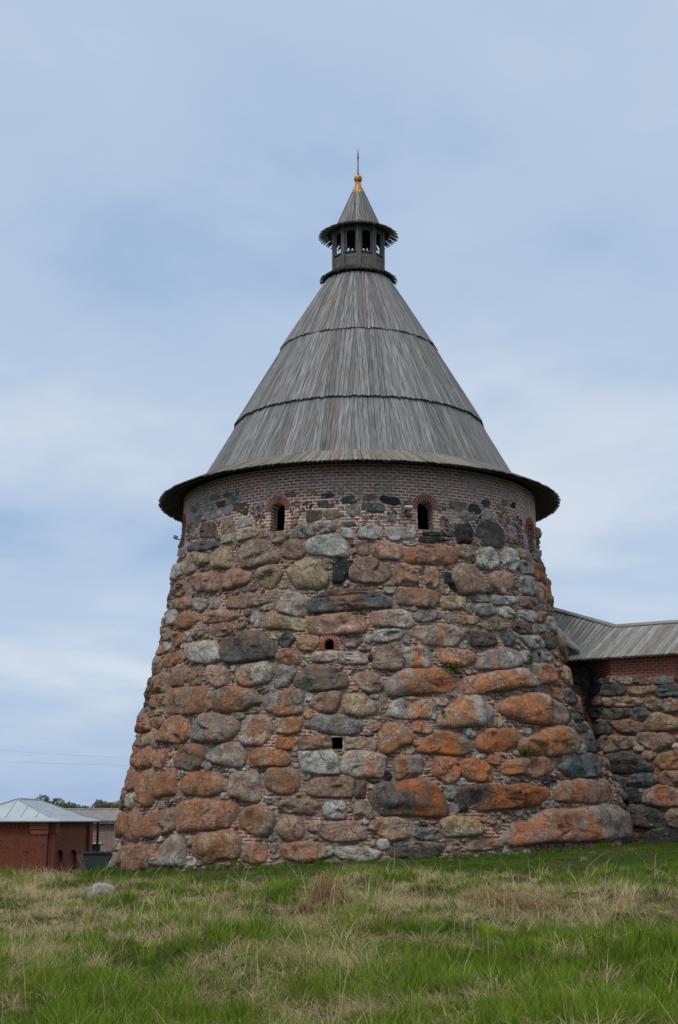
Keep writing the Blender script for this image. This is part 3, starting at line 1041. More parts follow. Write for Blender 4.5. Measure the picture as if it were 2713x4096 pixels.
def stone_mesh(loop, place, rmax, hue, lv, side, seed, rings=8, depth=None):
    """loop: (s, z) outline in metres; place(s, z, h) -> world point. Returns verts, faces, tint, lichen"""
    L = np.array(loop)
    c = L.mean(0)
    D = L - c
    n = len(L)
    ext = np.ptp(L, axis=0)
    minor = min(ext)
    if depth is None:
        depth = min(0.34, 0.05 + 0.24 * minor)
    rs = random.Random(seed)
    tilt = (rs.uniform(-0.18, 0.18), rs.uniform(-0.22, 0.14))
    pw = rs.uniform(3.6, 7.0)
    base = np.array(HUES[hue]) * np.array([rs.uniform(0.88, 1.12)] * 3) * np.array([rs.uniform(0.97, 1.04), 1, rs.uniform(0.95, 1.04)])
    o3 = Vector((seed * 3.17 % 97, seed * 1.71 % 89, seed * 0.93 % 83))
    verts, tint, lich = [], [], []
    lvl = [0, .36, .40, .43, .46, .485, .507, .526, .552, .59][lv]
    cut = rs.uniform(-0.15, 0.15)
    for k in range(rings + 1):
        a = (k / rings) * math.pi / 2
        r = math.sin(a) ** 0.85
        prof = max(0.0, 1 - r ** pw) ** (1 / 2.3)
        for i in range(n if k else 1):
            d = D[i] * r if k else D[0] * 0
            s, z = c + d
            q = Vector((s / max(minor, .2) * 1.0, z / max(minor, .2), 0)) + o3
            nz = noise.noise(q * 1.1) * 0.46 + noise.noise(q * 2.6) * 0.26 + noise.noise(q * 6.5) * 0.09
            vd, vp = noise.voronoi(q * 1.25)
            cv = noise.cell_vector(vp[0] * 7.3)
            dq = q * 1.25 - vp[0]
            fac = (cv.x - .5) * dq.x * 1.1 + (cv.y - .5) * dq.y * 1.1 + (cv.z - .5) * .35
            tl = 1 + tilt[0] * d[0] / max(ext[0], .05) * 2 + tilt[1] * d[1] / max(ext[1], .05) * 2
            h = depth * prof * (0.82 * tl + nz + 1.0 * fac)
            if hue in 'dukq':
                h += depth * 0.22 * noise.noise(Vector((q.x * .7, q.y * 5.0, o3.x))) * prof
            h -= 0.06 * (r ** 12)
            j = 1 + 0.09 * noise.noise(q * 3.1 + Vector((5, 5, 5))) * r
            verts.append(place(c[0] + d[0] * j, c[1] + d[1] * j, h))
            u = d[0] / (ext[0] / 2 + 1e-6)
            v = d[1] / (ext[1] / 2 + 1e-6)
            wob = 0.55 * noise.noise(q * 2.0)
            f = 1.0
            if side == '<':
                f = 1.0 if u < 0.22 + cut + wob else 0.8
            elif side == '>':
                f = 1.0 if u > -0.22 + cut + wob else 0.8
            elif side == '^':
                f = 1.0 if v > 0.1 + wob else 0.75
            elif side == '-':
                f = 1.0 if -0.42 + cut + wob < u < 0.42 + cut + wob else 0.7
            lich.append(lvl * f)
            e = 1 + 0.12 * noise.noise(q * 1.7 + Vector((9, 1, 4)))
            tint.append((*(base * e), r))
    faces = [(0, 1 + i, 1 + (i + 1) % n) for i in range(n)]
    for k in range(1, rings):
        b0, b1 = 1 + (k - 1) * n, 1 + k * n
        for i in range(n):
            faces.append((b0 + i, b1 + i, b1 + (i + 1) % n, b0 + (i + 1) % n))
    return verts, faces, tint, lich


def link_stone(name, parts, parent):
    V, F, Tn, Lc = [], [], [], []
    for v, f, t, l in parts:
        b = len(V)
        V += [tuple(p) for p in v]
        F += [tuple(b + i for i in q) for q in f]
        Tn += t
        Lc += l
    me = bpy.data.meshes.new(name)
    me.from_pydata(V, [], F)
    me.polygons.foreach_set('use_smooth', [True] * len(F))
    a = me.attributes.new('tint', 'FLOAT_COLOR', 'POINT')
    a.data.foreach_set('color', np.array(Tn, np.float32).ravel())
    rm = me.attributes.new('rim', 'FLOAT', 'POINT')
    rm.data.foreach_set('value', np.array([t[3] for t in Tn], np.float32))
    b = me.attributes.new('lich', 'FLOAT', 'POINT')
    b.data.foreach_set('value', np.array(Lc, np.float32))
    me.materials.append(M_STONE)
    me.update()
    o = bpy.data.objects.new(name, me)
    COL.objects.link(o)
    o.parent = parent
    o.matrix_parent_inverse = Matrix.Translation(-Vector(parent.location))
    return o


# ---------------------------------------------------------------- curtain wall plan (upright faces), right of the tower
def plan_at(px, y):
    p = at_depth(px, 2900, y)
    return np.array([p.x, p.y])


WD = np.array([0.875, -0.485])
W1 = plan_at(2452, 51.35)
W2 = plan_at(2372, 53.0)
W0 = W1 + WD * 16.0
W3 = np.array([6.6, 52.7])
WSEG = [(W0, W1), (W1, W2), (W2, W3)]


def hit_wall(px, py):
    dx, dy, dz = (float(a) for a in ray(px, py))
    best = None
    for i, (a, b) in enumerate(WSEG):
        e = b - a
        den = dx * e[1] - dy * e[0]
        if abs(den) < 1e-9:
            continue
        t = (a[0] * e[1] - a[1] * e[0]) / den
        q = (np.array([dx * t, dy * t]) - a) @ e / (e @ e)
        if t > 0 and (-0.02 <= q <= 1.02) and (best is None or t < best[0]):
            best = (t, i)
    t, i = best
    return i, EYE + dz * t


def wall_frame(i):
    a, b = WSEG[i]
    e = (b - a) / np.hypot(*(b - a))
    e = -e                                  # run left to right
    nrm = np.array([e[1], -e[0]])
    return b, e, nrm


# ---------------------------------------------------------------- the tower
TOWER = empty('round_tower', (AX, AY, 0.3), 'massive round fortress tower of lichen covered boulders under a tall grey board tent roof', 'tower')
OPEN = []          # (theta, z0, z1, halfwidth) of openings, kept clear of stones


def th_of(px, py):
    t, z = hit_tower([px], [py])
    return float(t[0]), float(z[0])


def arch_cutter(th, z0, z1, w, depth, flat=False):
    """tall prism with a round head, pointing radially into the wall"""
    r = float(tower_r(th, (z0 + z1) / 2))
    rad = Vector((math.sin(th), -math.cos(th), 0))
    tan = Vector((math.cos(th), math.sin(th), 0))
    c = Vector((AX, AY, 0)) + rad * (r - depth)
    pts = [(-w / 2, z0), (w / 2, z0)]
    if flat:
        pts += [(w / 2, z1), (-w / 2, z1)]
    else:
        zs = z1 - w / 2
        for k in range(13):
            a = math.pi * k / 12
            pts.append((w / 2 * math.cos(a), zs + w / 2 * math.sin(a)))
    P = [c + tan * x + Vector((0, 0, z)) for x, z in pts]
    Q = [p + rad * (depth + 0.8) for p in P]
    mb = MB()
    mb.hexa(P, Q, lambda v: ((Vector(v) - c).dot(rad) + (Vector(v) - c).dot(tan) * 0.9, v[2]))
    return mb


def fix_normals(o):
    b = bmesh.new()
    b.from_mesh(o.data)
    bmesh.ops.recalc_face_normals(b, faces=b.faces)
    b.to_mesh(o.data)
    b.free()


def build_tower_body():
    nth = 288
    zs = [-2.0, -1, 0, 0.6] + list(np.arange(1.0, 13.13, 0.35))
    mb = MB()
    ths = np.linspace(-math.pi, math.pi, nth + 1)
    V = []
    for z in zs:
        for t in ths[:-1]:
            V.append(tpt(t, z))
    no = len(V)
    for z in zs:
        for t in ths[:-1]:
            V.append(tpt(t, z, -0.50))
    F, UV = [], []
    U = lambda k, z: (ths[k] * 6.6, z)
    nz = len(zs)
    for j in range(nz - 1):
        for k in range(nth):
            k2 = (k + 1) % nth
            F.append((j * nth + k, j * nth + k2, (j + 1) * nth + k2, (j + 1) * nth + k))
            UV += [U(k, zs[j]), U(k + 1, zs[j]), U(k + 1, zs[j + 1]), U(k, zs[j + 1])]
            F.append((no + j * nth + k, no + (j + 1) * nth + k, no + (j + 1) * nth + k2, no + j * nth + k2))
            UV += [U(k, zs[j]), U(k, zs[j + 1]), U(k + 1, zs[j + 1]), U(k + 1, zs[j])]
    for j, fl in ((0, False), (nz - 1, True)):
        for k in range(nth):
            k2 = (k + 1) % nth
            q = (j * nth + k, j * nth + k2, no + j * nth + k2, no + j * nth + k)
            F.append(q if fl else q[::-1])
            UV += [(0, 0)] * 4
    mb.v, mb.f, mb.uv = V, F, UV
    body = mb.build('tower_wall', M_WALL, TOWER)
    cut = MB()
    global WINS
    WINS = []
    # (left px, right px, top px, bottom px, flat head)
    for l, r, t, b, w, flat in ((1082, 1142, 2010, 2125, 0.52, False), (1667, 1737, 2004, 2119, 0.56, False),
                                (724, 744, 2086, 2200, 0.80, False), (2110, 2136, 2098, 2212, 0.85, False),
                                (1298, 1336, 2556, 2598, 0.0, False), (1325, 1371, 2949, 2996, 0.0, True), (2136, 2150, 2612, 2646, 0.0, True)):
        cx, cy = (l + r) / 2, (t + b) / 2
        th, zc = th_of(cx, cy)
        _, z1 = th_of(cx, t)
        _, z0 = th_of(cx, b)
        if not w:
            tl, _ = th_of(l, cy)
            tr, _ = th_of(r, cy)
            w = (tr - tl) * float(tower_r(th, zc))
        WINS.append((th, z0, z1, w, flat))
        OPEN.append((th, z0, z1, w / 2))
        c = arch_cutter(th, z0, z1, w, 1.1, flat)
        o = len(cut.v)
        cut.v += c.v
        cut.f += [tuple(o + i for i in f) for f in c.f]
        cut.uv += c.uv
    co = cut.build('cutter', M_WALL)
    md = body.modifiers.new('openings', 'BOOLEAN')
    md.operation, md.solver, md.object = 'DIFFERENCE', 'EXACT', co
    dg = bpy.context.evaluated_depsgraph_get()
    fix_normals(co)
    bpy.context.view_layer.update()
    dg = bpy.context.evaluated_depsgraph_get()
    me = bpy.data.meshes.new_from_object(body.evaluated_get(dg))
    body.modifiers.clear()
    body.data = me
    me.name = 'tower_wall'
    bpy.data.objects.remove(co)
    # brick arches round the heads
    for i, (th, z0, z1, w, flat) in enumerate(WINS):
        if flat:
            continue
        a = MB()
        lime = MB()
        zs_ = z1 - w / 2
        small = w < 0.45
        r0, r1 = w / 2 + 0.006, w / 2 + (0.17 if small else 0.225)
        rr = float(tower_r(th, zs_))

        def P(x, z, h):
            tt = th + x / rr
            return tpt(tt, z, h)
        nb = 9 if small else 15
        for k in range(nb):
            a0 = math.pi * (k + 0.14) / nb
            a1 = math.pi * (k + 0.86) / nb
            q = [(r0, a0), (r1, a0 + .01), (r1 + random.uniform(-.015, .015), a1 - .01), (r0, a1)]
            h = 0.028 + random.uniform(0, 0.012)
            bot = [P(x * math.cos(t), zs_ + x * math.sin(t), -0.05) for x, t in q]
            top = [P(x * math.cos(t), zs_ + x * math.sin(t), h) for x, t in q]
            a.hexa(bot, top)
        if small:
            for sx in (-1, 1):
                zz = z0
                while zz < zs_ - 0.03:
                    x0, x1 = sx * r0, sx * r1
                    q = [(x0, zz), (x1, zz), (x1, zz + 0.075), (x0, zz + 0.075)]
                    if sx < 0:
                        q = q[::-1]
                    a.hexa([P(x, z, -0.05) for x, z in q], [P(x, z, 0.03) for x, z in q])
                    zz += 0.1
        # bed of lime under the voussoirs
        for k in range(24):
            a0, a1 = math.pi * k / 24, math.pi * (k + 1) / 24
            q = [(r0, a0), (r1 + 0.02, a0), (r1 + 0.02, a1), (r0, a1)]
            lime.hexa([P(x * math.cos(t), zs_ + x * math.sin(t), -0.04) for x, t in q],
                      [P(x * math.cos(t), zs_ + x * math.sin(t), 0.012) for x, t in q])
        ob = a.build('brick_arch', M_ARCH, TOWER)
        lime.build('mortar_bed', M_LIME, ob)
    # small board frame in the drain opening
    th, z0, z1, w, _ = WINS[6]
    fr = MB()
    rr = float(tower_r(th, z0))
    for x0, x1, za, zb in ((-w / 2 - .05, -w / 2, z0, z1), (w / 2, w / 2 + .05, z0, z1), (-w / 2 - .05, w / 2 + .05, z0 - .06, z0), (-w / 2 - .05, w / 2 + .05, z1, z1 + .06)):
        q = [(x0, za), (x1, za), (x1, zb), (x0, zb)]
        fr.hexa([tpt(th + x / rr, z, -0.1) for x, z in q], [tpt(th + x / rr, z, 0.16) for x, z in q])
    fr.build('drain_frame', M_DARKWOOD, TOWER)
    return body


build_tower_body()

# occupancy map of the wall in (theta * 7.3, z), 3 cm cells
OC = 0.03
TH0, TH1, OZ0, OZ1 = -2.6, 2.6, -1.0, 13.2
OW, OH = int((TH1 - TH0) * 7.3 / OC), int((OZ1 - OZ0) / OC)
OCC = np.zeros((OH, OW), bool)


def occ_poly(poly, grow=1.0, test=False):
    P = np.array(poly)
    c = P.mean(0)
    P = c + (P - c) * grow
    u = (P[:, 0] - TH0) * 7.3 / OC
    v = (P[:, 1] - OZ0) / OC
    x0, x1 = int(max(0, u.min())), int(min(OW - 1, u.max() + 1))
    y0, y1 = int(max(0, v.min())), int(min(OH - 1, v.max() + 1))
    if x1 <= x0 or y1 <= y0:
        return 1.0
    gx, gy = np.meshgrid(np.arange(x0, x1 + 1) + .5, np.arange(y0, y1 + 1) + .5)
    ins = np.zeros(gx.shape, bool)
    j = len(u) - 1
    for i in range(len(u)):
        cond = (v[i] > gy) != (v[j] > gy)
        with np.errstate(divide='ignore', invalid='ignore'):
            xi = (u[j] - u[i]) * (gy - v[i]) / (v[j] - v[i]) + u[i]
        ins ^= cond & (gx < xi)
        j = i
    sub = OCC[y0:y1 + 1, x0:x1 + 1]
    tot = ins.sum()
    if test:
        return (sub & ins).sum() / max(tot, 1)
    sub |= ins
    return 0.0


for th, z0, z1, hw in OPEN:
    d = (hw + (0.5 if abs(th) > 1 else 0.24)) / 7.0
    occ_poly([(th - d, z0 - 0.02), (th + d, z0 - 0.02), (th + d, z1 + 0.24), (th - d, z1 + 0.24)])


def build_boulders():
    data = parse_stones()
    built = []
    wall = []
    for k, (z, hue, lv, side, pts) in enumerate(data):
        lp = smooth_loop(pts, 40)
        lp = lp.mean(0) + (lp - lp.mean(0)) * (1.10 if z != 'M' else 1.04)
        if z == 'W':
            wall.append((k, hue, lv, side, lp))
            continue
        th, zz = hit_tower(lp[:, 0], lp[:, 1], 0.10)
        if np.ptp(th) < 0.01 or np.ptp(zz) < 0.04:
            continue
        rc = float(tower_r(th.mean(), zz.mean()))
        loop = np.stack([th * rc, zz], 1)
        seg = np.hypot(*(np.roll(loop, -1, 0) - loop).T)
        area = 0.5 * abs(np.dot(loop[:, 0], np.roll(loop[:, 1], -1)) - np.dot(loop[:, 1], np.roll(loop[:, 0], -1)))
        occ_poly(np.stack([th, zz], 1), 1.03)
        proud = 0.0 if zz.mean() > 10.8 else 1.0
        ext = np.ptp(loop, axis=0)
        dep = min(0.33, 0.055 + 0.20 * min(ext)) * (1.0 if proud else 0.5)
        P = lambda s, w, h, rc=rc: tpt(s / rc, w, h - .02)
        parts = stone_mesh(loop, P, rc, hue, lv, side, k + 1, 9, dep)
        pa = 0.5 * abs(np.dot(lp[:, 0], np.roll(lp[:, 1], -1)) - np.dot(lp[:, 1], np.roll(lp[:, 0], -1)))
        built.append((pa, hue, lv, parts))
    built.sort(key=lambda t: -t[0])
    words = {'k': 'black slate boulder', 'u': 'blue grey slate boulder', 'd': 'dark grey boulder', 'w': 'whitish lime spotted boulder', 'q': 'pale pink gneiss slab'}
    for i, (pa, hue, lv, parts) in enumerate(built[:98]):
        o = link_stone('boulder', [parts], TOWER)
        if hue in words:
            o['label'] = words[hue] if lv < 4 else words[hue] + ' streaked with orange lichen'
    rest = [b[3] for b in built[98:]]
    # small packing stones in the mortar between the boulders, and the flanks beyond the photograph's outline
    lastk = 900
    for size, count, flank in ((0.55, 900, True), (0.36, 1500, True), (0.20, 3000, True), (0.17, 4000, False), (0.115, 9000, False), (0.075, 26000, False), (0.05, 22000, False)):
        for _ in range(count):
            th = random.uniform(-2.4, 2.4) if flank else random.uniform(-1.75, 1.75)
            if flank and abs(th) < 1.12:
                continue
            z = random.uniform(-0.3, 10.9) if random.random() < 0.93 else random.uniform(10.9, 11.7)
            if size < 0.2 and (noise.noise(Vector((th * 4.0, z * 0.8, 3.3))) > 0.36):
                continue
            w = size * random.uniform(0.8, 1.7)
            h = size * random.uniform(0.6, 1.0)
            if z > 10.2:
                w, h = w * 0.6, h * 0.6
            n = 10
            a = random.uniform(-0.3, 0.3)
            pts = []
            for i in range(n):
                t = 2 * math.pi * i / n
                q = random.uniform(0.85, 1.08)
                x, y = q * math.cos(t) * w, q * math.sin(t) * h
                pts.append(((x * math.cos(a) - y * math.sin(a)) / 7.3 + th, x * math.sin(a) + y * math.cos(a) + z))
            if occ_poly(pts, 1.03, True) > 0.05:
                continue
            occ_poly(pts, 1.04)
            rc = float(tower_r(th, z))
            lastk += 1
            hue = random.choice('lggtpbbdppbrtrb' if size < 0.2 else 'gglbpbtdp')
            lv = random.choice((0, 0, 0, 2, 4, 5)) if size < 0.2 else random.choice((0, 3, 5, 6, 7))
            if th < -0.9:
                lv = max(lv, random.choice((3, 5, 7)))
            lp = [(p[0] * rc, p[1]) for p in pts]
            nn = 12 if size < 0.2 else 22
            lp = smooth_loop(lp, nn)
            P = lambda s, w_, h_, rc=rc: tpt(s / rc, w_, h_)
            rest.append(stone_mesh(lp, P, rc, hue, lv, '', lastk, 4 if size < 0.2 else 6))
    o = link_stone('small_stone', rest, TOWER)
    o['kind'] = 'stuff'
    return wall


WALLSTONES = build_boulders()


# ---------------------------------------------------------------- timber roofs
def clip_poly(poly, a, b, c):
    """keep a*x + b*y <= c"""
    out = []
    for i in range(len(poly)):
        p, q = poly[i], poly[(i + 1) % len(poly)]
        dp, dq = a * p[0] + b * p[1] - c, a * q[0] + b * q[1] - c
        if dp <= 0:
            out.append(p)
        if (dp < 0 < dq) or (dq < 0 < dp):
            t = dp / (dp - dq)
            out.append((p[0] + (q[0] - p[0]) * t, p[1] + (q[1] - p[1]) * t))
    return out


def facet_boards(mb, O, ex, ey, en, wb, wt, L, bw, thick, tip=0.035, ragged=0.05, gap=0.013):
    """parallel boards on a trapezoid: half width wb at the bottom, wt at the top, length L up the slope"""
    x = -wb - random.uniform(0, bw)
    while x < wb:
        w = bw * random.uniform(0.75, 1.2)
        x0, x1 = x + gap / 2, x + w - gap / 2
        y0 = -random.uniform(0, ragged)
        pl = [(x0, y0 + tip), (x0 + (x1 - x0) * .28, y0 + tip * .2), ((x0 + x1) / 2, y0), (x1 - (x1 - x0) * .28, y0 + tip * .2), (x1, y0 + tip), (x1, L), (x0, L)]
        k = (wb - wt) / L
        pl = clip_poly(pl, 1, k, wb)
        pl = clip_poly(pl, -1, k, wb)
        x += w
        if len(pl) < 3:
            continue
        lift = random.uniform(0, 0.014)
        twist = random.uniform(-0.006, 0.006)
        pt = lambda q, h: O + ex * q[0] + ey * q[1] + en * (h + lift + twist * (q[1] / L))
        P = [pt(q, -thick) for q in pl]
        Q = [pt(q, 0) for q in pl]
        mb.hexa(P, Q, lambda v: ((Vector(v) - O).dot(ex), (Vector(v) - O).dot(ey)))


def tier(name, rb, zb, rt, zt, nf, bw, mat, parent, thick=0.035, phase=0.0, tip=0.035, ragged=0.05, backing=True):
    mb = MB()
    for k in range(nf):
        th = 2 * math.pi * (k + phase) / nf
        rad = Vector((math.sin(th), -math.cos(th), 0))
        ex = Vector((math.cos(th), math.sin(th), 0))
        ab, at = rb * math.cos(math.pi / nf), rt * math.cos(math.pi / nf)
        O = Vector((AX, AY, zb)) + rad * ab
        Tp = Vector((AX, AY, zt)) + rad * at
        ey = (Tp - O)
        L = ey.length
        ey.normalize()
        en = ex.cross(ey)
        facet_boards(mb, O, ex, ey, en, rb * math.sin(math.pi / nf), rt * math.sin(math.pi / nf), L, bw, thick, tip, ragged)
    o = mb.build(name, mat, parent)
    return o


def collar(name, r_in, z_in, r_out, z_out, n, w, mat, parent, thick=0.03, tip=0.10, solid=0.72):
    """ring of separate pointed boards sloping outwards, over a closed ring that ends short of the tips"""
    mb = MB()
    for k in range(n):
        th = 2 * math.pi * (k + random.uniform(-0.08, 0.08)) / n
        rad = Vector((math.sin(th), -math.cos(th), 0))
        ex = Vector((math.cos(th), math.sin(th), 0))
        rr = r_out + random.uniform(-0.02, 0.015)
        A = Vector((AX, AY, z_in)) + rad * r_in
        B = Vector((AX, AY, z_out)) + rad * rr
        ey = (B - A)
        L = ey.length
        ey.normalize()
        en = ex.cross(ey) * -1
        wi = min(w, 2 * math.pi * r_in / n * 0.97)
        pl = [(-wi / 2, 0), (wi / 2, 0), (w / 2, L - tip), (w * .16, L), (-w * .16, L), (-w / 2, L - tip)]
        lift = (k % 2) * 0.012
        P = [A + ex * x + ey * y + en * (lift - thick) for x, y in pl]
        Q = [A + ex * x + ey * y + en * lift for x, y in pl]
        mb.hexa(P, Q, lambda v: ((Vector(v) - A).dot(ex), (Vector(v) - A).dot(ey)))
    rs = r_in + (r_out - r_in) * solid
    zs = z_in + (z_out - z_in) * solid
    mb.lathe([(r_in - .02, z_in - thick * 1.3), (rs, zs - thick * 1.3), (rs, zs - thick * 2.6), (r_in - .02, z_in - thick * 2.6 - 0.04), (r_in - .02, z_in - thick * 1.3)], (AX, AY, 0), 96)
    return mb.build(name, mat, parent)


def build_roof():
    t1 = tier('roof_tier', 5.82, 13.46, 4.45, 15.90, 24, 0.175, M_ROOF, TOWER, phase=0.35, ragged=0.10)
    t2 = tier('roof_tier', 4.64, 15.74, 2.80, 18.92, 24, 0.17, M_ROOF, TOWER, phase=0.35)
    t3 = tier('roof_tier', 2.97, 18.74, 1.27, 21.50, 20, 0.155, M_ROOF, TOWER, phase=0.15)
    core = MB()
    core.lathe([(5.66, 13.4), (4.36, 15.75), (2.72, 18.75), (1.16, 21.4), (0.3, 21.4)], (AX, AY, 0), 48)
    core.build('roof_lining', M_VOID, t1)
    # flared skirt over the wall head
    n = 300
    mb = MB()
    for k in range(n):
        th = 2 * math.pi * k / n + random.uniform(-.001, .001)
        rad = Vector((math.sin(th), -math.cos(th), 0))
        ex = Vector((math.cos(th), math.sin(th), 0))
        skew = ex * 0.10
        r_o = 7.30 + random.uniform(-0.03, 0.03)
        A = Vector((AX, AY, 13.62)) + rad * 5.55
        B = Vector((AX, AY, 12.80)) + rad * r_o + skew
        ey = (B - A)
        L = ey.length
        ey.normalize()
        exx = (ex - ey * ex.dot(ey)).normalized()
        en = ey.cross(exx) * -1
        if en.z < 0:
            en = -en
        w0, w1 = 0.118, 0.136
        lift = random.uniform(0, 0.016)
        pl = [(-w0 / 2, 0), (w0 / 2, 0), (w1 / 2, L - .06), (w1 * .2, L), (-w1 * .2, L), (-w1 / 2, L - .06)]
        P = [A + exx * x + ey * y + en * (lift - 0.03) for x, y in pl]
        Q = [A + exx * x + ey * y + en * lift for x, y in pl]
        mb.hexa(P, Q, lambda v: ((Vector(v) - A).dot(exx), (Vector(v) - A).dot(ey)))
    sk = mb.build('eave_skirt', M_SKIRT, TOWER)
    lo = MB()
    for k in range(n):
        th = 2 * math.pi * (k + .5) / n
        rad = Vector((math.sin(th), -math.cos(th), 0))
        ex = Vector((math.cos(th), math.sin(th), 0))
        A = Vector((AX, AY, 13.33)) + rad * 6.0
        B = Vector((AX, AY, 12.79)) + rad * (7.17 + random.uniform(-.02, .02))
        pl = [(-.06, 0), (.06, 0), (.064, .94), (.02, 1), (-.02, 1), (-.064, .94)]
        P = [A + ex * x + (B - A) * y + Vector((0, 0, -.055)) for x, y in pl]
        Q = [A + ex * x + (B - A) * y + Vector((0, 0, -.03)) for x, y in pl]
        lo.hexa(P, Q, lambda v: ((Vector(v) - A).dot(ex), (Vector(v) - A).dot(B - A)))
    lo.lathe([(6.0, 13.26), (6.85, 12.87), (6.85, 12.84), (6.0, 13.22)], (AX, AY, 0), 128)
    lo.build('skirt_underlayer', M_TEETH, sk)

    # ---- lantern
    lan = collar('lower_collar', 1.0, 21.90, 1.47, 21.58, 46, 0.105, M_TEETH, TOWER)
    RL = 0.96
    z_base, z_sill, z_head, z_top = 21.55, 22.42, 23.30, 23.62
    lm = MB()
    nP = 10
    # plank drum below the sill, ring beam above
    lantern = None
    posts, panels = [], []
    for k in range(nP):
        th = 2 * math.pi * k / nP
        a = MB()
        rad = Vector((math.sin(th), -math.cos(th), 0))
        ex = Vector((math.cos(th), math.sin(th), 0))
        m = Matrix((ex, -rad, Vector((0, 0, 1)))).transposed()
        a.box(Vector((AX, AY, (z_base + z_top) / 2)) + rad * RL, (0.165, 0.13, z_top - z_base), m, lambda v: (v[0], v[2]))
        posts.append(a)
        b = MB()
        th2 = 2 * math.pi * (k + .5) / nP
        rad2 = Vector((math.sin(th2), -math.cos(th2), 0))
        ex2 = Vector((math.cos(th2), math.sin(th2), 0))
        m2 = Matrix((ex2, -rad2, Vector((0, 0, 1)))).transposed()
        ap = RL * math.cos(math.pi / nP)
        ww = 2 * RL * math.sin(math.pi / nP) - 0.12
        uvh = lambda v: (v[2] * 1.0, (Vector(v) - Vector((AX, AY, 0))).dot(ex2))
        for j in range(4):
            zc = z_base + 0.14 + j * 0.205
            b.box(Vector((AX, AY, zc)) + rad2 * (ap - 0.01 + 0.006 * (j % 2)), (ww, 0.045, 0.198), m2, uvh)
        b.box(Vector((AX, AY, z_sill + 0.02)) + rad2 * (ap + 0.01), (ww + .02, 0.12, 0.04), m2, uvh)
        # jamb boards and the lintel with its low pointed head
        for sx in (-1, 1):
            b.box(Vector((AX, AY, (z_sill + z_head) / 2 + .02)) + rad2 * (ap - .005) + ex2 * sx * (ww / 2 - .035), (0.07, 0.05, z_head - z_sill - .04), m2, lambda v: (v[0], v[2]))
        yy = z_head - 0.10
        q = [(-ww / 2, yy), (-ww / 2 + .07, yy), (-ww / 5, yy + .09), (ww / 5, yy + .09), (ww / 2 - .07, yy), (ww / 2, yy), (ww / 2, z_top), (-ww / 2, z_top)]
        cen = Vector((AX, AY, 0)) + rad2 * (ap + .0)
        b.hexa([cen + ex2 * x + Vector((0, 0, z)) - rad2 * .02 for x, z in q], [cen + ex2 * x + Vector((0, 0, z)) + rad2 * .022 for x, z in q], uvh)
        panels.append(b)
    drum = MB()
    drum.lathe([(RL - .10, z_base), (RL - .10, z_base + .1), (0.02, z_base + .1)], (AX, AY, 0), 20)
    drum.lathe([(RL - .02, z_top - .14), (0.02, z_top - .14), (0.02, z_top - .10), (RL - .02, z_top - .10), (RL - .02, z_top - .14)], (AX, AY, 0), 20)
    drum.tube([(AX - .55, AY + .5, 22.3), (AX + .5, AY - .1, 23.5)], .04)
    drum.tube([(AX + .6, AY + .5, 22.2), (AX - .45, AY + .1, 23.5)], .04)
    lantern = drum.build('lantern', M_VOID, TOWER)
    for a in posts:
        a.build('post', M_DARKWOOD, lantern)
    for b in panels:
        b.build('parapet_panel', M_DARKWOOD, lantern)
    collar('upper_collar', 0.80, 23.74, 1.53, 23.36, 58, 0.094, M_TEETH, TOWER, solid=0.55, tip=0.16)
    sp = tier('spire_roof', 0.86, 23.70, 0.17, 25.32, 10, 0.105, M_ROOF, TOWER, thick=0.03, phase=0.5, tip=0.0, ragged=0.02)
    hips = MB()
    for k in range(10):
        th = 2 * math.pi * k / 10
        rad = Vector((math.sin(th), -math.cos(th), 0))
        hips.tube([Vector((AX, AY, 23.72)) + rad * .865, Vector((AX, AY, 25.30)) + rad * .185], 0.026, 6)
    hips.lathe([(0.80, 23.72), (0.13, 25.28)], (AX, AY, 0), 20)
    hips.build('hip_batten', M_ROOF, sp)
    cap = MB()
    nf = 10
    ring = lambda r, z, jag=0: [Vector((AX + r * math.sin(2 * math.pi * k / 20), AY - r * math.cos(2 * math.pi * k / 20), z + (jag if k % 2 else 0))) for k in range(20)]
    rs = [ring(0.268, 25.10, 0.05), ring(0.19, 25.33), ring(0.115, 25.52), ring(0.10, 25.62)]
    vs = [p for r in rs for p in r]
    fs = [(i * 20 + k, i * 20 + (k + 1) % 20, (i + 1) * 20 + (k + 1) % 20, (i + 1) * 20 + k) for i in range(3) for k in range(20)]
    cap.mesh_part(vs, fs)
    fin = cap.build('gilded_cap', M_GOLD, TOWER)
    ball = MB()
    ball.lathe([(0.160 * math.sin(math.pi * k / 16), 25.77 - 0.160 * math.cos(math.pi * k / 16)) for k in range(17)], (AX, AY, 0), 28)
    ball.build('gilded_ball', M_GOLD, fin, True)
    nd = MB()
    nd.lathe([(0.05, 25.92), (0.035, 25.98), (0.022, 26.05), (0.02, 26.50), (0.028, 26.52), (0.028, 26.56), (0.02, 26.58), (0.034, 26.62), (0.03, 26.68), (0.018, 26.85), (0.004, 27.02)], (AX, AY, 0), 10)
    nd.build('spear_finial', M_IRON, fin, True)
    wr = MB()
    f = lambda th, r, z: (AX + r * math.sin(th), AY - r * math.cos(th), z)
    wr.tube([f(-.7, .03, 26.45), f(-.9, .06, 26.2), f(-.6, .06, 25.95), f(-.25, .185, 25.75), f(-.2, .13, 25.5), f(-.15, .29, 25.1), f(-.1, .62, 24.3), f(-.07, .9, 23.72), f(-.06, 1.02, 23.6), f(-.05, 1.03, 23.0), f(-.05, 1.03, 22.85)], 0.011, 5)
    wr.build('lightning_wire', M_WIRE, TOWER)


build_roof()


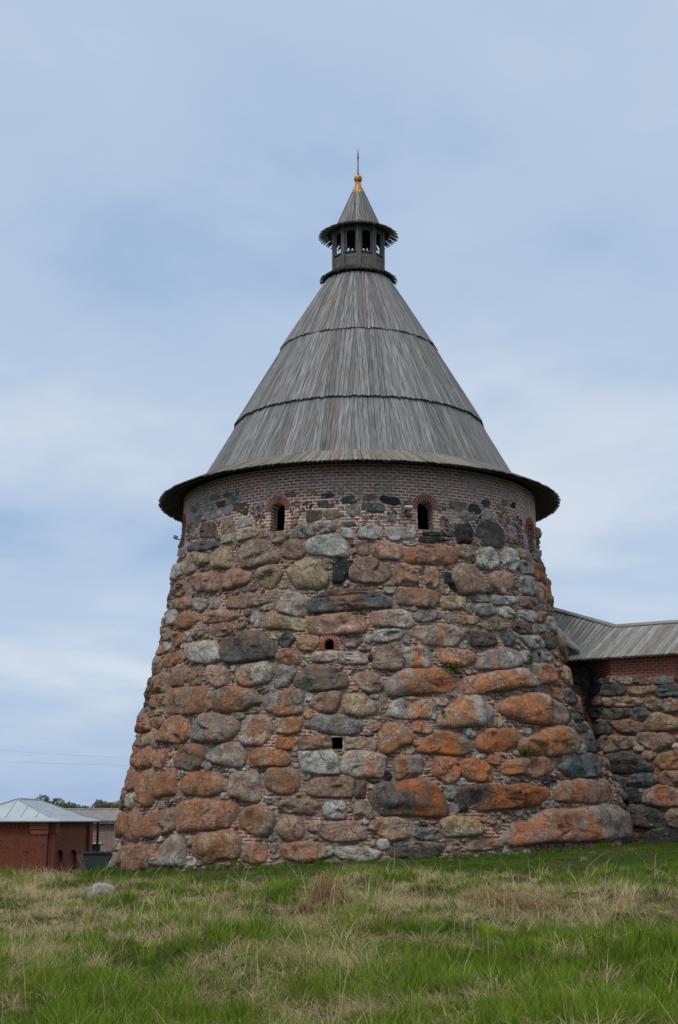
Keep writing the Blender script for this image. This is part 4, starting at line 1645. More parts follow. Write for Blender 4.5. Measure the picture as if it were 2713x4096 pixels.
# ---------------------------------------------------------------- small lamps and plants on the wall
def wall_lamp(px, py, label, flip):
    th, z = th_of(px, py)
    r = float(tower_r(th, z))
    rad = Vector((math.sin(th), -math.cos(th), 0))
    ex = Vector((math.cos(th), math.sin(th), 0))
    p = Vector((AX, AY, z)) + rad * r
    root = empty('wall_lamp', p, label, 'lamp', 'lamps fixed to the tower wall')
    m = Matrix((ex, -rad, Vector((0, 0, 1)))).transposed()
    a = MB()
    a.box(p + rad * .10 + Vector((0, 0, -.05)), (0.03, 0.2, 0.03), m)
    a.box(p + rad * .012 + Vector((0, 0, -.05)), (0.1, 0.03, 0.12), m)
    a.build('bracket', M_IRON, root)
    t = m @ Matrix.Rotation(-0.35, 3, 'X')
    c = p + rad * .24 + ex * (.03 * flip) + Vector((0, 0, .03))
    h = MB()
    h.box(c, (0.25, 0.16, 0.075), t)
    h.box(c + t @ Vector((0, 0, -.045)), (0.17, 0.10, 0.03), t)
    h.build('housing', M_LAMP, root)
    g = MB()
    g.box(c + t @ Vector((0, -.0, .042)), (0.215, 0.125, 0.012), t)
    g.build('lens', M_LENS, root)


wall_lamp(1622, 2040, 'small grey floodlight box on the brick beside the deep arched window', 1)
wall_lamp(712, 2152, 'small grey lamp sticking out of the tower edge under the eave', -1)


def leaf_mesh(name, pts_fn, n, size, cols, mat, parent, seed):
    r = np.random.default_rng(seed)
    C, A = pts_fn(r, n)
    nrm = r.normal(size=(n, 3))
    nrm /= np.linalg.norm(nrm, axis=1)[:, None]
    t = np.cross(nrm, r.normal(size=(n, 3)))
    t /= np.linalg.norm(t, axis=1)[:, None]
    b = np.cross(nrm, t)
    s = (size * r.uniform(0.6, 1.4, n))[:, None]
    V = np.stack([C - t * s, C - b * s * .45, C + t * s, C + b * s * .45], 1).reshape(-1, 3)
    F = np.arange(4 * n).reshape(-1, 4)
    me = bpy.data.meshes.new(name)
    me.from_pydata(V.tolist(), [], F.tolist())
    cols = np.array(cols)
    w = np.clip(A + r.normal(0, .16, n), 0, 1) * (len(cols) - 1)
    i0 = np.minimum(w.astype(int), len(cols) - 2)
    fr = (w - i0)[:, None]
    cc = cols[i0] * (1 - fr) + cols[i0 + 1] * fr
    cc = np.repeat(np.concatenate([cc, np.ones((n, 1))], 1), 4, 0)
    at = me.attributes.new('tint', 'FLOAT_COLOR', 'POINT')
    at.data.foreach_set('color', cc.astype(np.float32).ravel())
    me.materials.append(mat)
    o = bpy.data.objects.new(name, me)
    COL.objects.link(o)
    if parent:
        o.parent = parent
        o.matrix_parent_inverse = Matrix.Translation(-Vector(parent.location))
    return o


def wall_plant(px, py, w, h, n, label, seed):
    th, z = th_of(px, py)
    p = tpt(th, z, 0.2)
    root = empty('wall_plant', p, label, 'plant', 'plants rooted in the wall joints')

    def pts(r, n):
        a = r.normal(0, .5, (n, 3)) * np.array([w, .10, h])
        a[:, 1] = -np.abs(a[:, 1])
        return np.array(p) + a, np.clip(r.uniform(0, 1, n), 0, 1)
    leaf_mesh('leaves', pts, n, 0.035, [(0.03, 0.06, 0.012), (0.07, 0.11, 0.02), (0.13, 0.15, 0.03)], M_LEAF, root, seed)
    st = MB()
    r = random.Random(seed)
    for k in range(6):
        q = p + Vector((r.uniform(-w, w) * .6, -.08, r.uniform(-.2, .9) * h * .7))
        st.tube([p + Vector((0, .2, 0)), (p + q) / 2 + Vector((0, -.03, .02)), q], 0.008, 4)
    st.build('stem', M_BARK, root)


wall_plant(1800, 2668, 0.30, 0.16, 420, 'mossy fern growing below a bright orange boulder high on the tower', 1)
wall_plant(2103, 2640, 0.09, 0.22, 130, 'small upright weed in a joint beside the narrow drain opening', 2)
wall_plant(2096, 3008, 0.34, 0.22, 380, 'straggly weed between two big orange boulders low on the tower', 3)
wall_plant(1761, 2851, 0.07, 0.06, 90, 'tiny moss clump beside a pale boulder in mid wall', 4)


# ---------------------------------------------------------------- curtain wall with its board roof
CW = empty('curtain_wall', (float(W1[0]), float(W1[1]), 0.6), 'boulder fortress wall with red brick top and grey board roof running off behind the tower', 'wall')


def build_curtain():
    mb = MB()
    front = [W0, W1, W2, W3]
    back = np.array([0.485, 0.875]) * 3.6
    def top_z(p):
        v = (Vector((p[0], p[1], 0)) - Vector((7.75, 52.0, 0))).dot(Vector((2.4, 3.85, 0)).normalized())
        return 7.20 + 1.49 * min(v, 3.0) / 3.09 - .13
    tz = np.linspace(0, 1, 12)
    s = 0.0
    for a, b in zip(front[:-1], front[1:]):
        L = float(np.hypot(*(b - a)))
        ta, tb = top_z(a), top_z(b)
        for j in range(len(tz) - 1):
            a0, a1 = -1 + (ta + 1) * tz[j], -1 + (ta + 1) * tz[j + 1]
            b0, b1 = -1 + (tb + 1) * tz[j], -1 + (tb + 1) * tz[j + 1]
            mb.poly([(b[0], b[1], b0), (a[0], a[1], a0), (a[0], a[1], a1), (b[0], b[1], b1)],
                    [(-(s + L), b0), (-s, a0), (-s, a1), (-(s + L), b1)])
        s += L
    mb.poly([(W0[0], W0[1], -1), (W0[0] + back[0], W0[1] + back[1], -1), (W0[0] + back[0], W0[1] + back[1], 7.12), (W0[0], W0[1], 7.12)])
    mb.poly([(W0[0] + back[0], W0[1] + back[1], -1), (W3[0] + back[0] * .8, W3[1] + back[1] * .8, -1), (W3[0] + back[0] * .8, W3[1] + back[1] * .8, 7.12), (W0[0] + back[0], W0[1] + back[1], 7.12)])
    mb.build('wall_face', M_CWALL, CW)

    words = {'k': 'black slate boulder', 'u': 'blue grey slate boulder', 'd': 'dark grey boulder'}  # dark tones in the recess carry its shade along with wet stone
    small = []
    occ = {0: [], 1: [], 2: []}
    for k, hue, lv, side, lp in WALLSTONES:
        c = lp.mean(0)
        lp = c + (lp - c) * 1.10
        i, _ = hit_wall(*c)
        o, e, nr = wall_frame(i)
        pts = []
        for px, py in lp:
            dx, dy, dz = (float(a) for a in ray(px, py))
            t = (o @ nr) / (np.array([dx, dy]) @ nr)
            p = np.array([dx * t, dy * t])
            pts.append(((p - o) @ e, EYE + dz * t))
        P = lambda s_, z_, h_, o=o, e=e, nr=nr: Vector((*(o + e * s_ + nr * h_), z_))
        q = np.array(pts)
        occ[i].append((q.min(0), q.max(0)))
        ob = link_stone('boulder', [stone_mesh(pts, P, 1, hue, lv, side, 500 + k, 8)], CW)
        if hue in words:
            ob['label'] = words[hue]
    seed = 4000
    for i in (0, 1, 2):
        o, e, nr = wall_frame(i)
        a, b = WSEG[i]
        L = float(np.hypot(*(b - a)))
        for size, cnt in ((0.5, 260), (0.33, 500), (0.19, 900), (0.11, 1800), (0.075, 1800)):
            for _ in range(cnt):
                s_ = random.uniform(0.0, min(L, 9.0))
                z_ = random.uniform(0.2, (5.75, 6.6, 7.1)[i])
                if i == 0 and s_ < 2.5 and size > 0.2:
                    continue
                w, h = size * random.uniform(.8, 1.5), size * random.uniform(.55, .9)
                lo, hi = np.array([s_ - w, z_ - h]), np.array([s_ + w, z_ + h])
                if i == 2 and s_ + w > L - 0.15 or i == 1 and (s_ - w < 0.02 or s_ + w > L - .02):
                    continue
                bad = False
                for l2, h2 in occ[i]:
                    m = 0.06 * (h2 - l2)
                    if lo[0] < h2[0] - m[0] and hi[0] > l2[0] + m[0] and lo[1] < h2[1] - m[1] and hi[1] > l2[1] + m[1]:
                        bad = True
                        break
                if bad:
                    continue
                occ[i].append((lo, hi))
                n = 10
                pts = [(s_ + w * math.cos(2 * math.pi * k / n) * random.uniform(.82, 1.08), z_ + h * math.sin(2 * math.pi * k / n) * random.uniform(.85, 1.1)) for k in range(n)]
                seed += 1
                P = lambda a_, b_, c_, o=o, e=e, nr=nr: Vector((*(o + e * a_ + nr * c_), b_))
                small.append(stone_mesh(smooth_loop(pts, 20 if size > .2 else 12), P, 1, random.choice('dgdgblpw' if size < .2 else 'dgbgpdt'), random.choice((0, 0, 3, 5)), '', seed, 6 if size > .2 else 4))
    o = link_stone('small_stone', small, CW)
    o['kind'] = 'stuff'

    # --- roof boards
    E0 = Vector((7.75, 52.0, 7.20))
    e = Vector((3.85, -2.4, 0)).normalized()
    inn = Vector((-e.y, e.x, 0))
    RB = Vector((10.38, 54.0, 8.69))
    sb = (RB - E0).dot(e)
    vb = (RB - E0).dot(inn)
    RL = Vector((8.24, 55.5, 9.57))
    sl, vl = (RL - E0).dot(e), (RL - E0).dot(inn)

    def ridge(s_):
        if s_ >= sb:
            return E0 + e * s_ + inn * vb + Vector((0, 0, 8.69 - 7.20))
        t = (sb - s_) / (sb - sl)
        return E0 + e * s_ + inn * (vb + (vl - vb) * t) + Vector((0, 0, 1.49 + (9.57 - 8.69) * t))
    mb = MB()
    s_ = -2.6
    while s_ < 15:
        w = 0.165 * random.uniform(.85, 1.15)
        O = E0 + e * (s_ + w / 2)
        T_ = ridge(s_ + w / 2)
        ey = T_ - O
        L = ey.length
        ey.normalize()
        en = e.cross(ey).normalized()
        lift = random.uniform(0, .015)
        x0, x1, y0 = -w / 2 + .004, w / 2 - .004, -random.uniform(0, .03)
        pl = [(x0, y0 + .05), (x0 * .75, y0 + .015), (x0 * .3, y0), (x1 * .3, y0), (x1 * .75, y0 + .015), (x1, y0 + .05), (x1, L), (x0, L)]
        P = [O + e * x + ey * y + en * (lift - .04) for x, y in pl]
        Q = [O + e * x + ey * y + en * lift for x, y in pl]
        mb.hexa(P, Q, lambda v: ((Vector(v) - O).dot(e), (Vector(v) - O).dot(ey)))
        # second, lower layer of boards in the gaps, and the far slope
        P2 = [p - en * .05 + e * w * .5 + ey * .04 for p in P]
        Q2 = [p - en * .05 + e * w * .5 + ey * .04 for p in Q]
        mb.hexa(P2, Q2, lambda v: ((Vector(v) - O).dot(e), (Vector(v) - O).dot(ey)))
        F = T_ + inn * 3.0 + Vector((0, 0, -1.5))
        k = e * (w / 2 - .004)
        d = Vector((0, 0, -.04))
        mb.hexa([T_ - k + d, T_ + k + d, F + k + d, F - k + d], [T_ - k, T_ + k, F + k, F - k], lambda v: ((Vector(v) - O).dot(e), (Vector(v) - O).dot(inn)))
        s_ += w
    roof = mb.build('board_roof', M_CROOF, CW)
    rb = MB()
    pts = [-2.6, sb, 15]
    for a, b in zip(pts[:-1], pts[1:]):
        A, B = ridge(a), ridge(b)
        d = (B - A).normalized()
        up = Vector((0, 0, 1))
        for sd, dz in ((-1, 0.03), (1, 0.045)):
            o_ = inn * sd * .17 + up * (-.085)
            q = [A + up * dz, B + up * dz, B + o_ + up * dz, A + o_ + up * dz]
            if sd > 0:
                q = q[::-1]
            rb.hexa([p for p in q], [p + up * .035 for p in q], lambda v: ((Vector(v) - A).z, (Vector(v) - A).dot(d)))
    rb.build('ridge_board', M_SKIRT, roof)
    # little boarded gable where the roof meets the tower
    D = MB()
    A, B, Cc = at_depth(2236, 2562, 51.95), at_depth(2236, 2618, 51.95), at_depth(2318, 2612, 51.95)
    bk = Vector((.3, .7, 0))
    n = 7
    for k in range(n):
        t0, t1 = k / n, (k + .93) / n
        q = [B.lerp(Cc, t0), B.lerp(Cc, t1), A.lerp(Cc, t1), A.lerp(Cc, t0)]
        D.hexa([p + Vector((0, .03, 0)) for p in q], q, lambda v: (v[0], v[2]))
    D.build('gable_boards', M_DARKWOOD, roof)
    G = MB()
    p0, p1 = at_depth(2214, 2541, 51.75), at_depth(2320, 2604, 51.75)
    q0, q1 = at_depth(2234, 2512, 53.4), at_depth(2319, 2598, 52.2)
    up = Vector((0, 0, .05))
    n = 4
    for k in range(n):
        a, b = k / n, (k + .96) / n
        q = [p0.lerp(q0, a), p1.lerp(q1, a), p1.lerp(q1, b), p0.lerp(q0, b)]
        G.hexa(q, [p + up for p in q], lambda v: ((Vector(v) - p0).y, (Vector(v) - p0).x))
    G.build('gable_roof', M_CROOF, roof)


build_curtain()


# ---------------------------------------------------------------- buildings at the left
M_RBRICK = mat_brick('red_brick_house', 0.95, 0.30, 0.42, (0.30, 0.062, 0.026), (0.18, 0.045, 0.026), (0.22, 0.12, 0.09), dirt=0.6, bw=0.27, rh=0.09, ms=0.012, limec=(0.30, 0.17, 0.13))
M_DBRICK = mat_brick('dark_brick_barn', -9, 0.4, 0.43, (0.24, 0.075, 0.05), (0.15, 0.055, 0.045), (0.42, 0.37, 0.34), dirt=0.5, bw=0.27, rh=0.09, ms=0.016)
M_TIN = mat_plain('pale_galvanised_sheet', (0.34, 0.40, 0.44), 0.5, 0.25, 0.08, 1.2, 0.5)
M_SLATE = mat_plain('weathered_corrugated_sheet', (0.20, 0.187, 0.176), 0.85, 0, 0.2, 3)
M_SHEET = mat_plain('dark_green_grey_paint', (0.042, 0.052, 0.050), 0.6, 0, 0.2, 2)
M_BLACK = mat_plain('black_door_paint', (0.022, 0.023, 0.026), 0.6, 0, 0.3, 5)


def brick_house():
    K = Vector((-12.27, 65.0, 0))
    a = Vector((0.035, 0.9994, 0))
    b = Vector((-0.9994, 0.035, 0))
    up = Vector((0, 0, 1))
    Wd, L = 5.04, 9.25
    ze, zs, zr, zb = 1.57, 1.71, 2.53, -2.4
    root = empty('brick_house', (K.x, K.y, -1.8), 'red brick house with pale blue grey hipped metal roof, left of the tower', 'house')
    Kw = K + a * .42 + b * .42
    Lw, Ww = L - .84, Wd - .84
    uvf = lambda v: ((Vector(v) - K).dot(a) + (Vector(v) - K).dot(b), v[2])
    w = MB()
    P = [Kw, Kw + a * Lw, Kw + a * Lw + b * Ww, Kw + b * Ww]
    w.hexa([p + up * zb for p in P], [p + up * (ze + .02) for p in P], uvf)
    wall = w.build('wall', M_RBRICK, root)
    cut = MB()

    def on_side(px):          # distance along the long right side
        dx, dy, _ = (float(x) for x in ray(px, 3400))
        r = dx / dy
        # Kw + a*s : x/y = r
        return (r * Kw.y - Kw.x) / (a.x - r * a.y)
    niches = []
    for l, r in ((225, 253), (280, 308)):
        s0, s1 = on_side(l), on_side(r)
        zt = at_depth(0, 3399, Kw.y + (s0 + s1) / 2).z
        wd = s1 - s0
        pts = [(s0, zb + .3), (s1, zb + .3), (s1, zt - .16), (s1 - wd * .25, zt - .03), ((s0 + s1) / 2, zt), (s0 + wd * .25, zt - .03), (s0, zt - .16)]
        cut.hexa([Kw + a * s - b * .3 + up * z for s, z in pts], [Kw + a * s + b * .16 + up * z for s, z in pts], uvf)
        niches.append(((s0 + s1) / 2, zt))
    co = cut.build('cutter', M_RBRICK)
    fix_normals(co)
    fix_normals(wall)
    md = wall.modifiers.new('niches', 'BOOLEAN')
    md.operation, md.solver, md.object = 'DIFFERENCE', 'EXACT', co
    me = bpy.data.meshes.new_from_object(wall.evaluated_get(bpy.context.evaluated_depsgraph_get()))
    wall.modifiers.clear()
    wall.data = me
    bpy.data.objects.remove(co)
    # pilasters, corbels, cornice
    m = Matrix((a, -b, up)).transposed()

    def blk(mb, s, t, z0, z1, ls, lt):   # s along a, t along b (centre), sizes
        mb.box(Kw + a * s + b * t + up * ((z0 + z1) / 2), (ls, lt, z1 - z0), m, uvf)
    p = MB()
    blk(p, -.06, .50, zb, .98, .14, .72)
    blk(p, -.085, .50, .98, 1.22, .19, .78)
    blk(p, -.11, .52, 1.22, ze - .003, .24, .84)
    p.build('corner_pilaster', M_RBRICK, root)
    p = MB()
    blk(p, 0.30, -.06, zb, 1.0, .5, .14)
    blk(p, 0.33, -.09, 1.0, ze - .003, .56, .20)
    p.build('corner_pilaster', M_RBRICK, root)
    p = MB()
    s_end = on_side(346)
    blk(p, s_end + .3, -.07, zb, ze - .003, .8, .16)
    p.build('end_pilaster', M_RBRICK, root)
    c = MB()
    blk(c, -.05, 2.6, 1.40, ze - .006, .13, 3.2)
    for k in range(17):
        blk(c, -.03, 1.12 + k * .19, 1.25, 1.40, .09, .09)
    blk(c, (1.85 + s_end) / 2, -.05, 1.47, ze - .006, s_end - 1.85, .13)
    for k in range(26):
        s = 1.95 + k * (s_end - 2.0) / 26
        blk(c, s, -.035, 1.28, 1.47, .10, .10)
    c.build('brick_cornice', M_RBRICK, root)
    # roof
    r = MB()
    R0 = K + a * (Wd / 2) + b * (Wd / 2) + up * zr
    R1 = K + a * (L - Wd / 2) + b * (Wd / 2) + up * zr
    c0 = [K, K + a * L, K + a * L + b * Wd, K + b * Wd]
    ins = .52
    c1 = [K + a * ins + b * ins, K + a * (L - ins) + b * ins, K + a * (L - ins) + b * (Wd - ins), K + a * ins + b * (Wd - ins)]
    e0 = [q + up * ze for q in c0]
    e1 = [q + up * zs for q in c1]
    for i in range(4):
        j = (i + 1) % 4
        r.poly([e0[i], e0[j], e1[j], e1[i]])
    r.poly([e1[0], e1[1], R1, R0])
    r.poly([e1[1], e1[2], R1])
    r.poly([e1[2], e1[3], R0, R1])
    r.poly([e1[3], e1[0], R0])
    lo = [q - up * .05 for q in e0]
    for i in range(4):
        j = (i + 1) % 4
        r.poly([lo[i], lo[j], e0[j], e0[i]])
    r.poly(lo[::-1])
    roof = r.build('hip_roof', M_TIN, root)
    s_ = MB()

    def seam(A, B, h=.035, wd=.03):
        d = (B - A).normalized()
        x = d.cross(up).normalized()
        q = [A - x * wd / 2, A + x * wd / 2, B + x * wd / 2, B - x * wd / 2]
        s_.hexa([v - up * .02 for v in q], [v + up * h for v in q])
    nrm = (zr - zs) / (Wd / 2 - ins)
    for k in range(1, 10):           # long right face
        s = ins + k * (L - 2 * ins) / 10
        t = min(s, L - s, Wd / 2)
        seam(K + a * s + b * ins + up * zs, K + a * s + b * t + up * (zs + (t - ins) * nrm))
        seam(K + a * s + up * ze, K + a * s + b * ins + up * zs, .02)
    for k in range(1, 6):            # hip end facing left of the camera
        t = ins + k * (Wd - 2 * ins) / 6
        d = min(t, Wd - t)
        seam(K + b * t + a * ins + up * zs, K + b * t + a * d + up * (zs + (d - ins) * nrm))
    seam(e1[0], R0, .05, .06)
    seam(e1[3], R0, .05, .06)
    seam(e1[1], R1, .05, .06)
    seam(R0, R1, .06, .10)
    s_.build('roof_seam', M_TIN, roof)
    dp = MB()
    q = K + a * (L - .1) + b * .1
    dp.tube([q + up * 1.5, q + up * 1.2, q + b * .0 + up * (-2.0)], .065, 8)
    dp.build('downpipe', M_BLACK, root)


brick_house()


def brick_barn():
    y0, x0, x1 = 86.0, -17.5, -4.5
    root = empty('brick_barn', (-11, y0, -1.8), 'long dark brick barn with grey sheet roof seen between the red brick house and tower', 'barn')
    ze = 1.60
    w = MB()
    uvf = lambda v: (v[0] + v[1], v[2])
    dx0 = at_depth(361, 3376, y0)
    dx1 = at_depth(402, 3376, y0)
    zt = dx0.z
    yb = y0 + 5.0
    for xa, xb, za, zb in ((x0, dx0.x, -2.4, ze), (dx1.x, x1, -2.4, ze), (dx0.x, dx1.x, zt, ze)):
        w.box(((xa + xb) / 2, y0 + .2, (za + zb) / 2), (xb - xa, .4, zb - za), None, uvf)
    w.box(((x0 + x1) / 2, yb, -.4), (x1 - x0, .4, 4.0), None, uvf)
    for x in (x0 + .2, x1 - .2):
        w.box((x, (y0 + yb) / 2, -.4), (.4, 4.55, 4.0), None, uvf)
    w.build('wall', M_DBRICK, root)
    d = MB()
    n = 7
    for k in range(n):
        xa = dx0.x + (dx1.x - dx0.x) * k / n
        d.box((xa + .05, y0 + .22, (zt - 2.4) / 2), ((dx1.x - dx0.x) / n - .012, .06, zt + 2.4))
    d.build('door', M_BLACK, root)
    l = MB()
    l.box(((dx0.x + dx1.x) / 2, y0 - .01, zt + .055), (dx1.x - dx0.x + .2, .1, .11))
    l.build('door_lintel', M_LIME, root)
    r = MB()
    n = 130
    A = lambda x, s: Vector((x, y0 - .35 + s * 2.9, ze - .02 + s * .63 + .02 * math.cos(x * 36)))
    xs = np.linspace(x0 - .3, x1 + .3, n * 5)
    vs, fs = [], []
    for x in xs:
        vs += [A(x, 0) - Vector((0, 0, .06)), A(x, 0), A(x, 1), Vector((x, y0 + 5.9, ze - .02))]
    for i in range(len(xs) - 1):
        for k in range(3):
            fs.append((i * 4 + k, (i + 1) * 4 + k, (i + 1) * 4 + k + 1, i * 4 + k + 1))
    r.mesh_part(vs, fs)
    r.box(((x0 + x1) / 2, y0 - .2, ze - .14), (x1 - x0 + .4, .2, .12))
    r.tube([(x0 - .3, y0 + 2.55, ze + .62), (x1 + .3, y0 + 2.55, ze + .62)], .07, 8)
    r.build('sheet_roof', M_SLATE, root)


brick_barn()


def sheet_fence():
    y = 58.0
    p0, p1 = at_depth(331, 3412, y), at_depth(470, 3412, y)
    root = empty('metal_fence', (p0.x, y, -1.2), 'dark green grey sheet metal fence panel closing the gap beside the tower foot', 'fence')
    m = MB()
    zt = p0.z
    x = p0.x
    while x < p1.x:
        m.box((x + .05, y, (zt - 2.2) / 2), (.055, .03, zt + 2.2))
        m.box((x + .105, y + .02, (zt - 2.2) / 2), (.055, .03, zt + 2.2))
        x += .11
    m.build('sheet_panel', M_SHEET, root)
    r = MB()
    r.box(((p0.x + p1.x) / 2, y - .03, zt + .02), (p1.x - p0.x + .1, .09, .07))
    r.build('top_rail', M_SHEET, root)
    for (ax, ay, bx, by), lab in (((312, 3420, 349, 3508), 'rusty leaning beam nearest the red brick house, beside the metal fence'), ((325, 3419, 352, 3503), 'rusty leaning beam propped against the edge of the metal fence')):
        A, B = at_depth(ax, ay, y - .25), at_depth(bx, by, y - .9)
        t = MB()
        d = (B - A).normalized()
        u = d.cross(Vector((0, 1, 0))).normalized()
        v = d.cross(u)
        mm = Matrix((u, v, d)).transposed()
        ln = (B - A).length + .8
        t.box(A + d * ln / 2, (.09, .02, ln), mm)
        t.box(A + d * ln / 2 + v * .04 + u * .036, (.018, .07, ln - .004), mm)
        t.box(A + d * .35 + u * .11, (.20, .03, .05), mm)
        o = t.build('leaning_beam', M_IRON, None)
        tag(o, lab, 'beam', 'beams leaning by the fence')


sheet_fence()


# ---------------------------------------------------------------- overhead wires
def wire(name, y0, y1, label):
    A, B = at_depth(-160, y0[0], 95), at_depth(900, y0[1], 95)
    m = MB()
    pts = []
    for k in range(17):
        t = k / 16
        p = A.lerp(B, t)
        p.z -= y1 * 4 * t * (1 - t)
        pts.append(p)
    m.tube(pts, 0.005, 5)
    o = m.build(name, M_SLATE)
    tag(o, label, 'wire', 'overhead wires left of the tower')


wire('power_line', (2989, 3046), 0.12, 'upper of the two thin overhead wires crossing the sky left of the tower')
wire('power_line', (3040, 3068), 0.06, 'lower of the two thin overhead wires crossing the sky left of the tower')


# ---------------------------------------------------------------- far trees
def tree_proto(h, r, n, seed, cols, name='bushy_tree'):
    root = empty(name, (0, 0, 0))
    rg = np.random.default_rng(seed)
    K = 13
    cen = np.stack([rg.uniform(-.75, .75, K) * r, rg.uniform(-.6, .6, K) * r, rg.uniform(.28, .86, K) * h], 1)
    cen[:, 0] *= (1.15 - cen[:, 2] / h * .6)
    rad = rg.uniform(.22, .42, K) * r

    def pts(g, n):
        k = g.integers(0, K, n)
        d = g.normal(size=(n, 3))
        d /= np.linalg.norm(d, axis=1)[:, None]
        q = cen[k] + d * (rad[k] * g.uniform(.35, 1.05, n) ** .6)[:, None] * np.array([1, 1, .85])
        return q, np.clip(.35 + .4 * rg.uniform(-.6, .6, K)[k] + .25 * d[:, 2], 0, 1)
    leaf_mesh('crown', pts, n, .11, cols, M_LEAF, root, seed)
    t = MB()
    t.tube([(0, 0, -.2), (.05, 0, h * .3), (.0, .05, h * .62)], [.16, .11, .05], 7)
    for k in range(K):
        b = Vector((0.03, 0, h * (.22 + .3 * k / K)))
        c = Vector(cen[k])
        t.tube([b, b.lerp(c, .5) + Vector((0, 0, -.1)), c], [.05, .035, .012], 5)
    t.build('trunk', M_BARK, root)
    return root


GREENS = [(0.035, 0.044, 0.016), (0.075, 0.090, 0.026), (0.13, 0.145, 0.045)]
OLIVE = [(0.05, 0.05, 0.02), (0.105, 0.105, 0.036), (0.18, 0.165, 0.06)]


def copy_tree(o, name):
    c = o.copy()
    COL.objects.link(c)
    for ch in list(o.children):
        d = ch.copy()
        COL.objects.link(d)
        d.parent = c
    return c


def far_trees():
    pr = [tree_proto(5.2, 2.1, 4200, 21, GREENS), tree_proto(4.6, 2.3, 4200, 22, OLIVE), tree_proto(5.8, 1.8, 3600, 23, OLIVE)]
    used = [False] * 3
    spots = [(20, 3205, 1), (112, 3188, 0), (186, 3166, 2), (238, 3182, 0), (288, 3196, 1), (335, 3190, 0), (376, 3194, 1), (424, 3186, 2), (462, 3190, 1), (262, 3196, 0), (312, 3200, 1), (356, 3197, 0), (400, 3195, 1), (444, 3196, 0), (484, 3194, 1)]
    lab = ['olive tree just above the left end of the metal hip roof', 'dark tree showing behind the ridge of the metal hip roof', 'tallest loose topped tree rising behind the metal hip roof ridge',
           'dark green tree just right of the tallest loose topped tree', 'olive bushy tree in the middle of the far row over the barn roof', 'dark green bushy tree in the far row over the middle of the barn roof',
           'low olive tree in the far row, second from the tower edge', 'slender olive tree of the far row close to the tower edge', 'olive tree half hidden behind the tower edge'] + ['low dense tree filling the far row over the barn roof'] * 6
    for i, (px, py, k) in enumerate(spots):
        y = 148 + (i * 37 % 11)
        p = at_depth(px, py, y)
        zg = -1.8
        H = (5.2, 4.6, 5.8)[k] * .97
        s = (p.z - zg) / H
        o = pr[k] if not used[k] else copy_tree(pr[k], 'bushy_tree')
        used[k] = True
        o.location = (p.x, y, zg)
        o.scale = (s * random.uniform(.85, 1.05), s, s)
        o.rotation_euler = (0, 0, random.uniform(0, 6.28))
        tag(o, lab[i], 'tree', 'trees in the far row')


far_trees()


# ---------------------------------------------------------------- rock and grass
def ground_hit(px, py):
    dx, dy, dz = (float(a) for a in ray(px, py))
    t = 6.0
    while t < 70 and EYE + dz * t > float(ground_z(dx * t, dy * t)):
        t += .05
    return Vector((dx * t, dy * t, float(ground_z(dx * t, dy * t))))


def field_rock():
    p = ground_hit(408, 3590)
    m = MB()
    nu, nv = 28, 14
    vs = []
    for j in range(nv + 1):
        for i in range(nu):
            a, b = 2 * math.pi * i / nu, math.pi * (j / nv - .5)
            q = Vector((math.cos(a) * math.cos(b), math.sin(a) * math.cos(b), math.sin(b)))
            q *= 1 + .16 * noise.noise(q * 1.3 + Vector((3, 1, 7))) + .05 * noise.noise(q * 4)
            vs.append((p.x + q.x * .34, p.y + q.y * .28, p.z + .06 + q.z * .25))
    fs = [(j * nu + i, j * nu + (i + 1) % nu, (j + 1) * nu + (i + 1) % nu, (j + 1) * nu + i) for j in range(nv) for i in range(nu)]
    root = empty('field_stone', (0, 0, 0))
    o = link_stone('field_stone', [(vs, fs, [(0.25, 0.235, 0.22, 0.0)] * len(vs), [0.0] * len(vs))], root)
    o.parent = None
    bpy.data.objects.remove(root)
    o.name = 'field_stone'
    tag(o, 'pale grey rounded stone lying in the grass near the left foot of the tower', 'stone')


field_rock()


def to_px(x, y, z):
    d = y * CP + (z - EYE) * SP
    return 1356.5 + FPX * x / d, 2048 - FPX * (-y * SP + (z - EYE) * CP) / d


DRYBUMPS = [(250, 3590, 320, 110, .30), (950, 3650, 260, 70, .18), (1950, 3610, 380, 90, .34), (2500, 3650, 260, 90, .26), (1300, 3575, 80, 50, .4),
            (200, 3790, 220, 90, .22), (1050, 3850, 260, 60, .16), (1480, 3950, 160, 80, .24), (60, 4040, 90, 50, .4), (1150, 4060, 120, 40, .25),
            (2450, 3950, 160, 50, .20), (1450, 3640, 250, 40, .15), (1950, 3990, 90, 40, .22),
            (2230, 3870, 420, 90, -.34), (600, 3850, 260, 80, -.20), (1750, 3970, 160, 70, -.22), (1000, 3745, 220, 40, -.18), (1430, 3745, 160, 40, -.22), (2400, 4060, 300, 60, -.20), (400, 4000, 300, 60, -.16)]


def vnoise(x, y, s, seed):
    """smooth value noise on arrays"""
    g = np.random.default_rng(seed).uniform(0, 1, (64, 64))
    u, v = x / s + 100, y / s + 100
    i, j = np.floor(u).astype(int), np.floor(v).astype(int)
    fu, fv = u - i, v - j
    fu, fv = fu * fu * (3 - 2 * fu), fv * fv * (3 - 2 * fv)
    G = lambda a, b: g[a % 64, b % 64]
    return (G(i, j) * (1 - fu) + G(i + 1, j) * fu) * (1 - fv) + (G(i, j + 1) * (1 - fu) + G(i + 1, j + 1) * fu) * fv


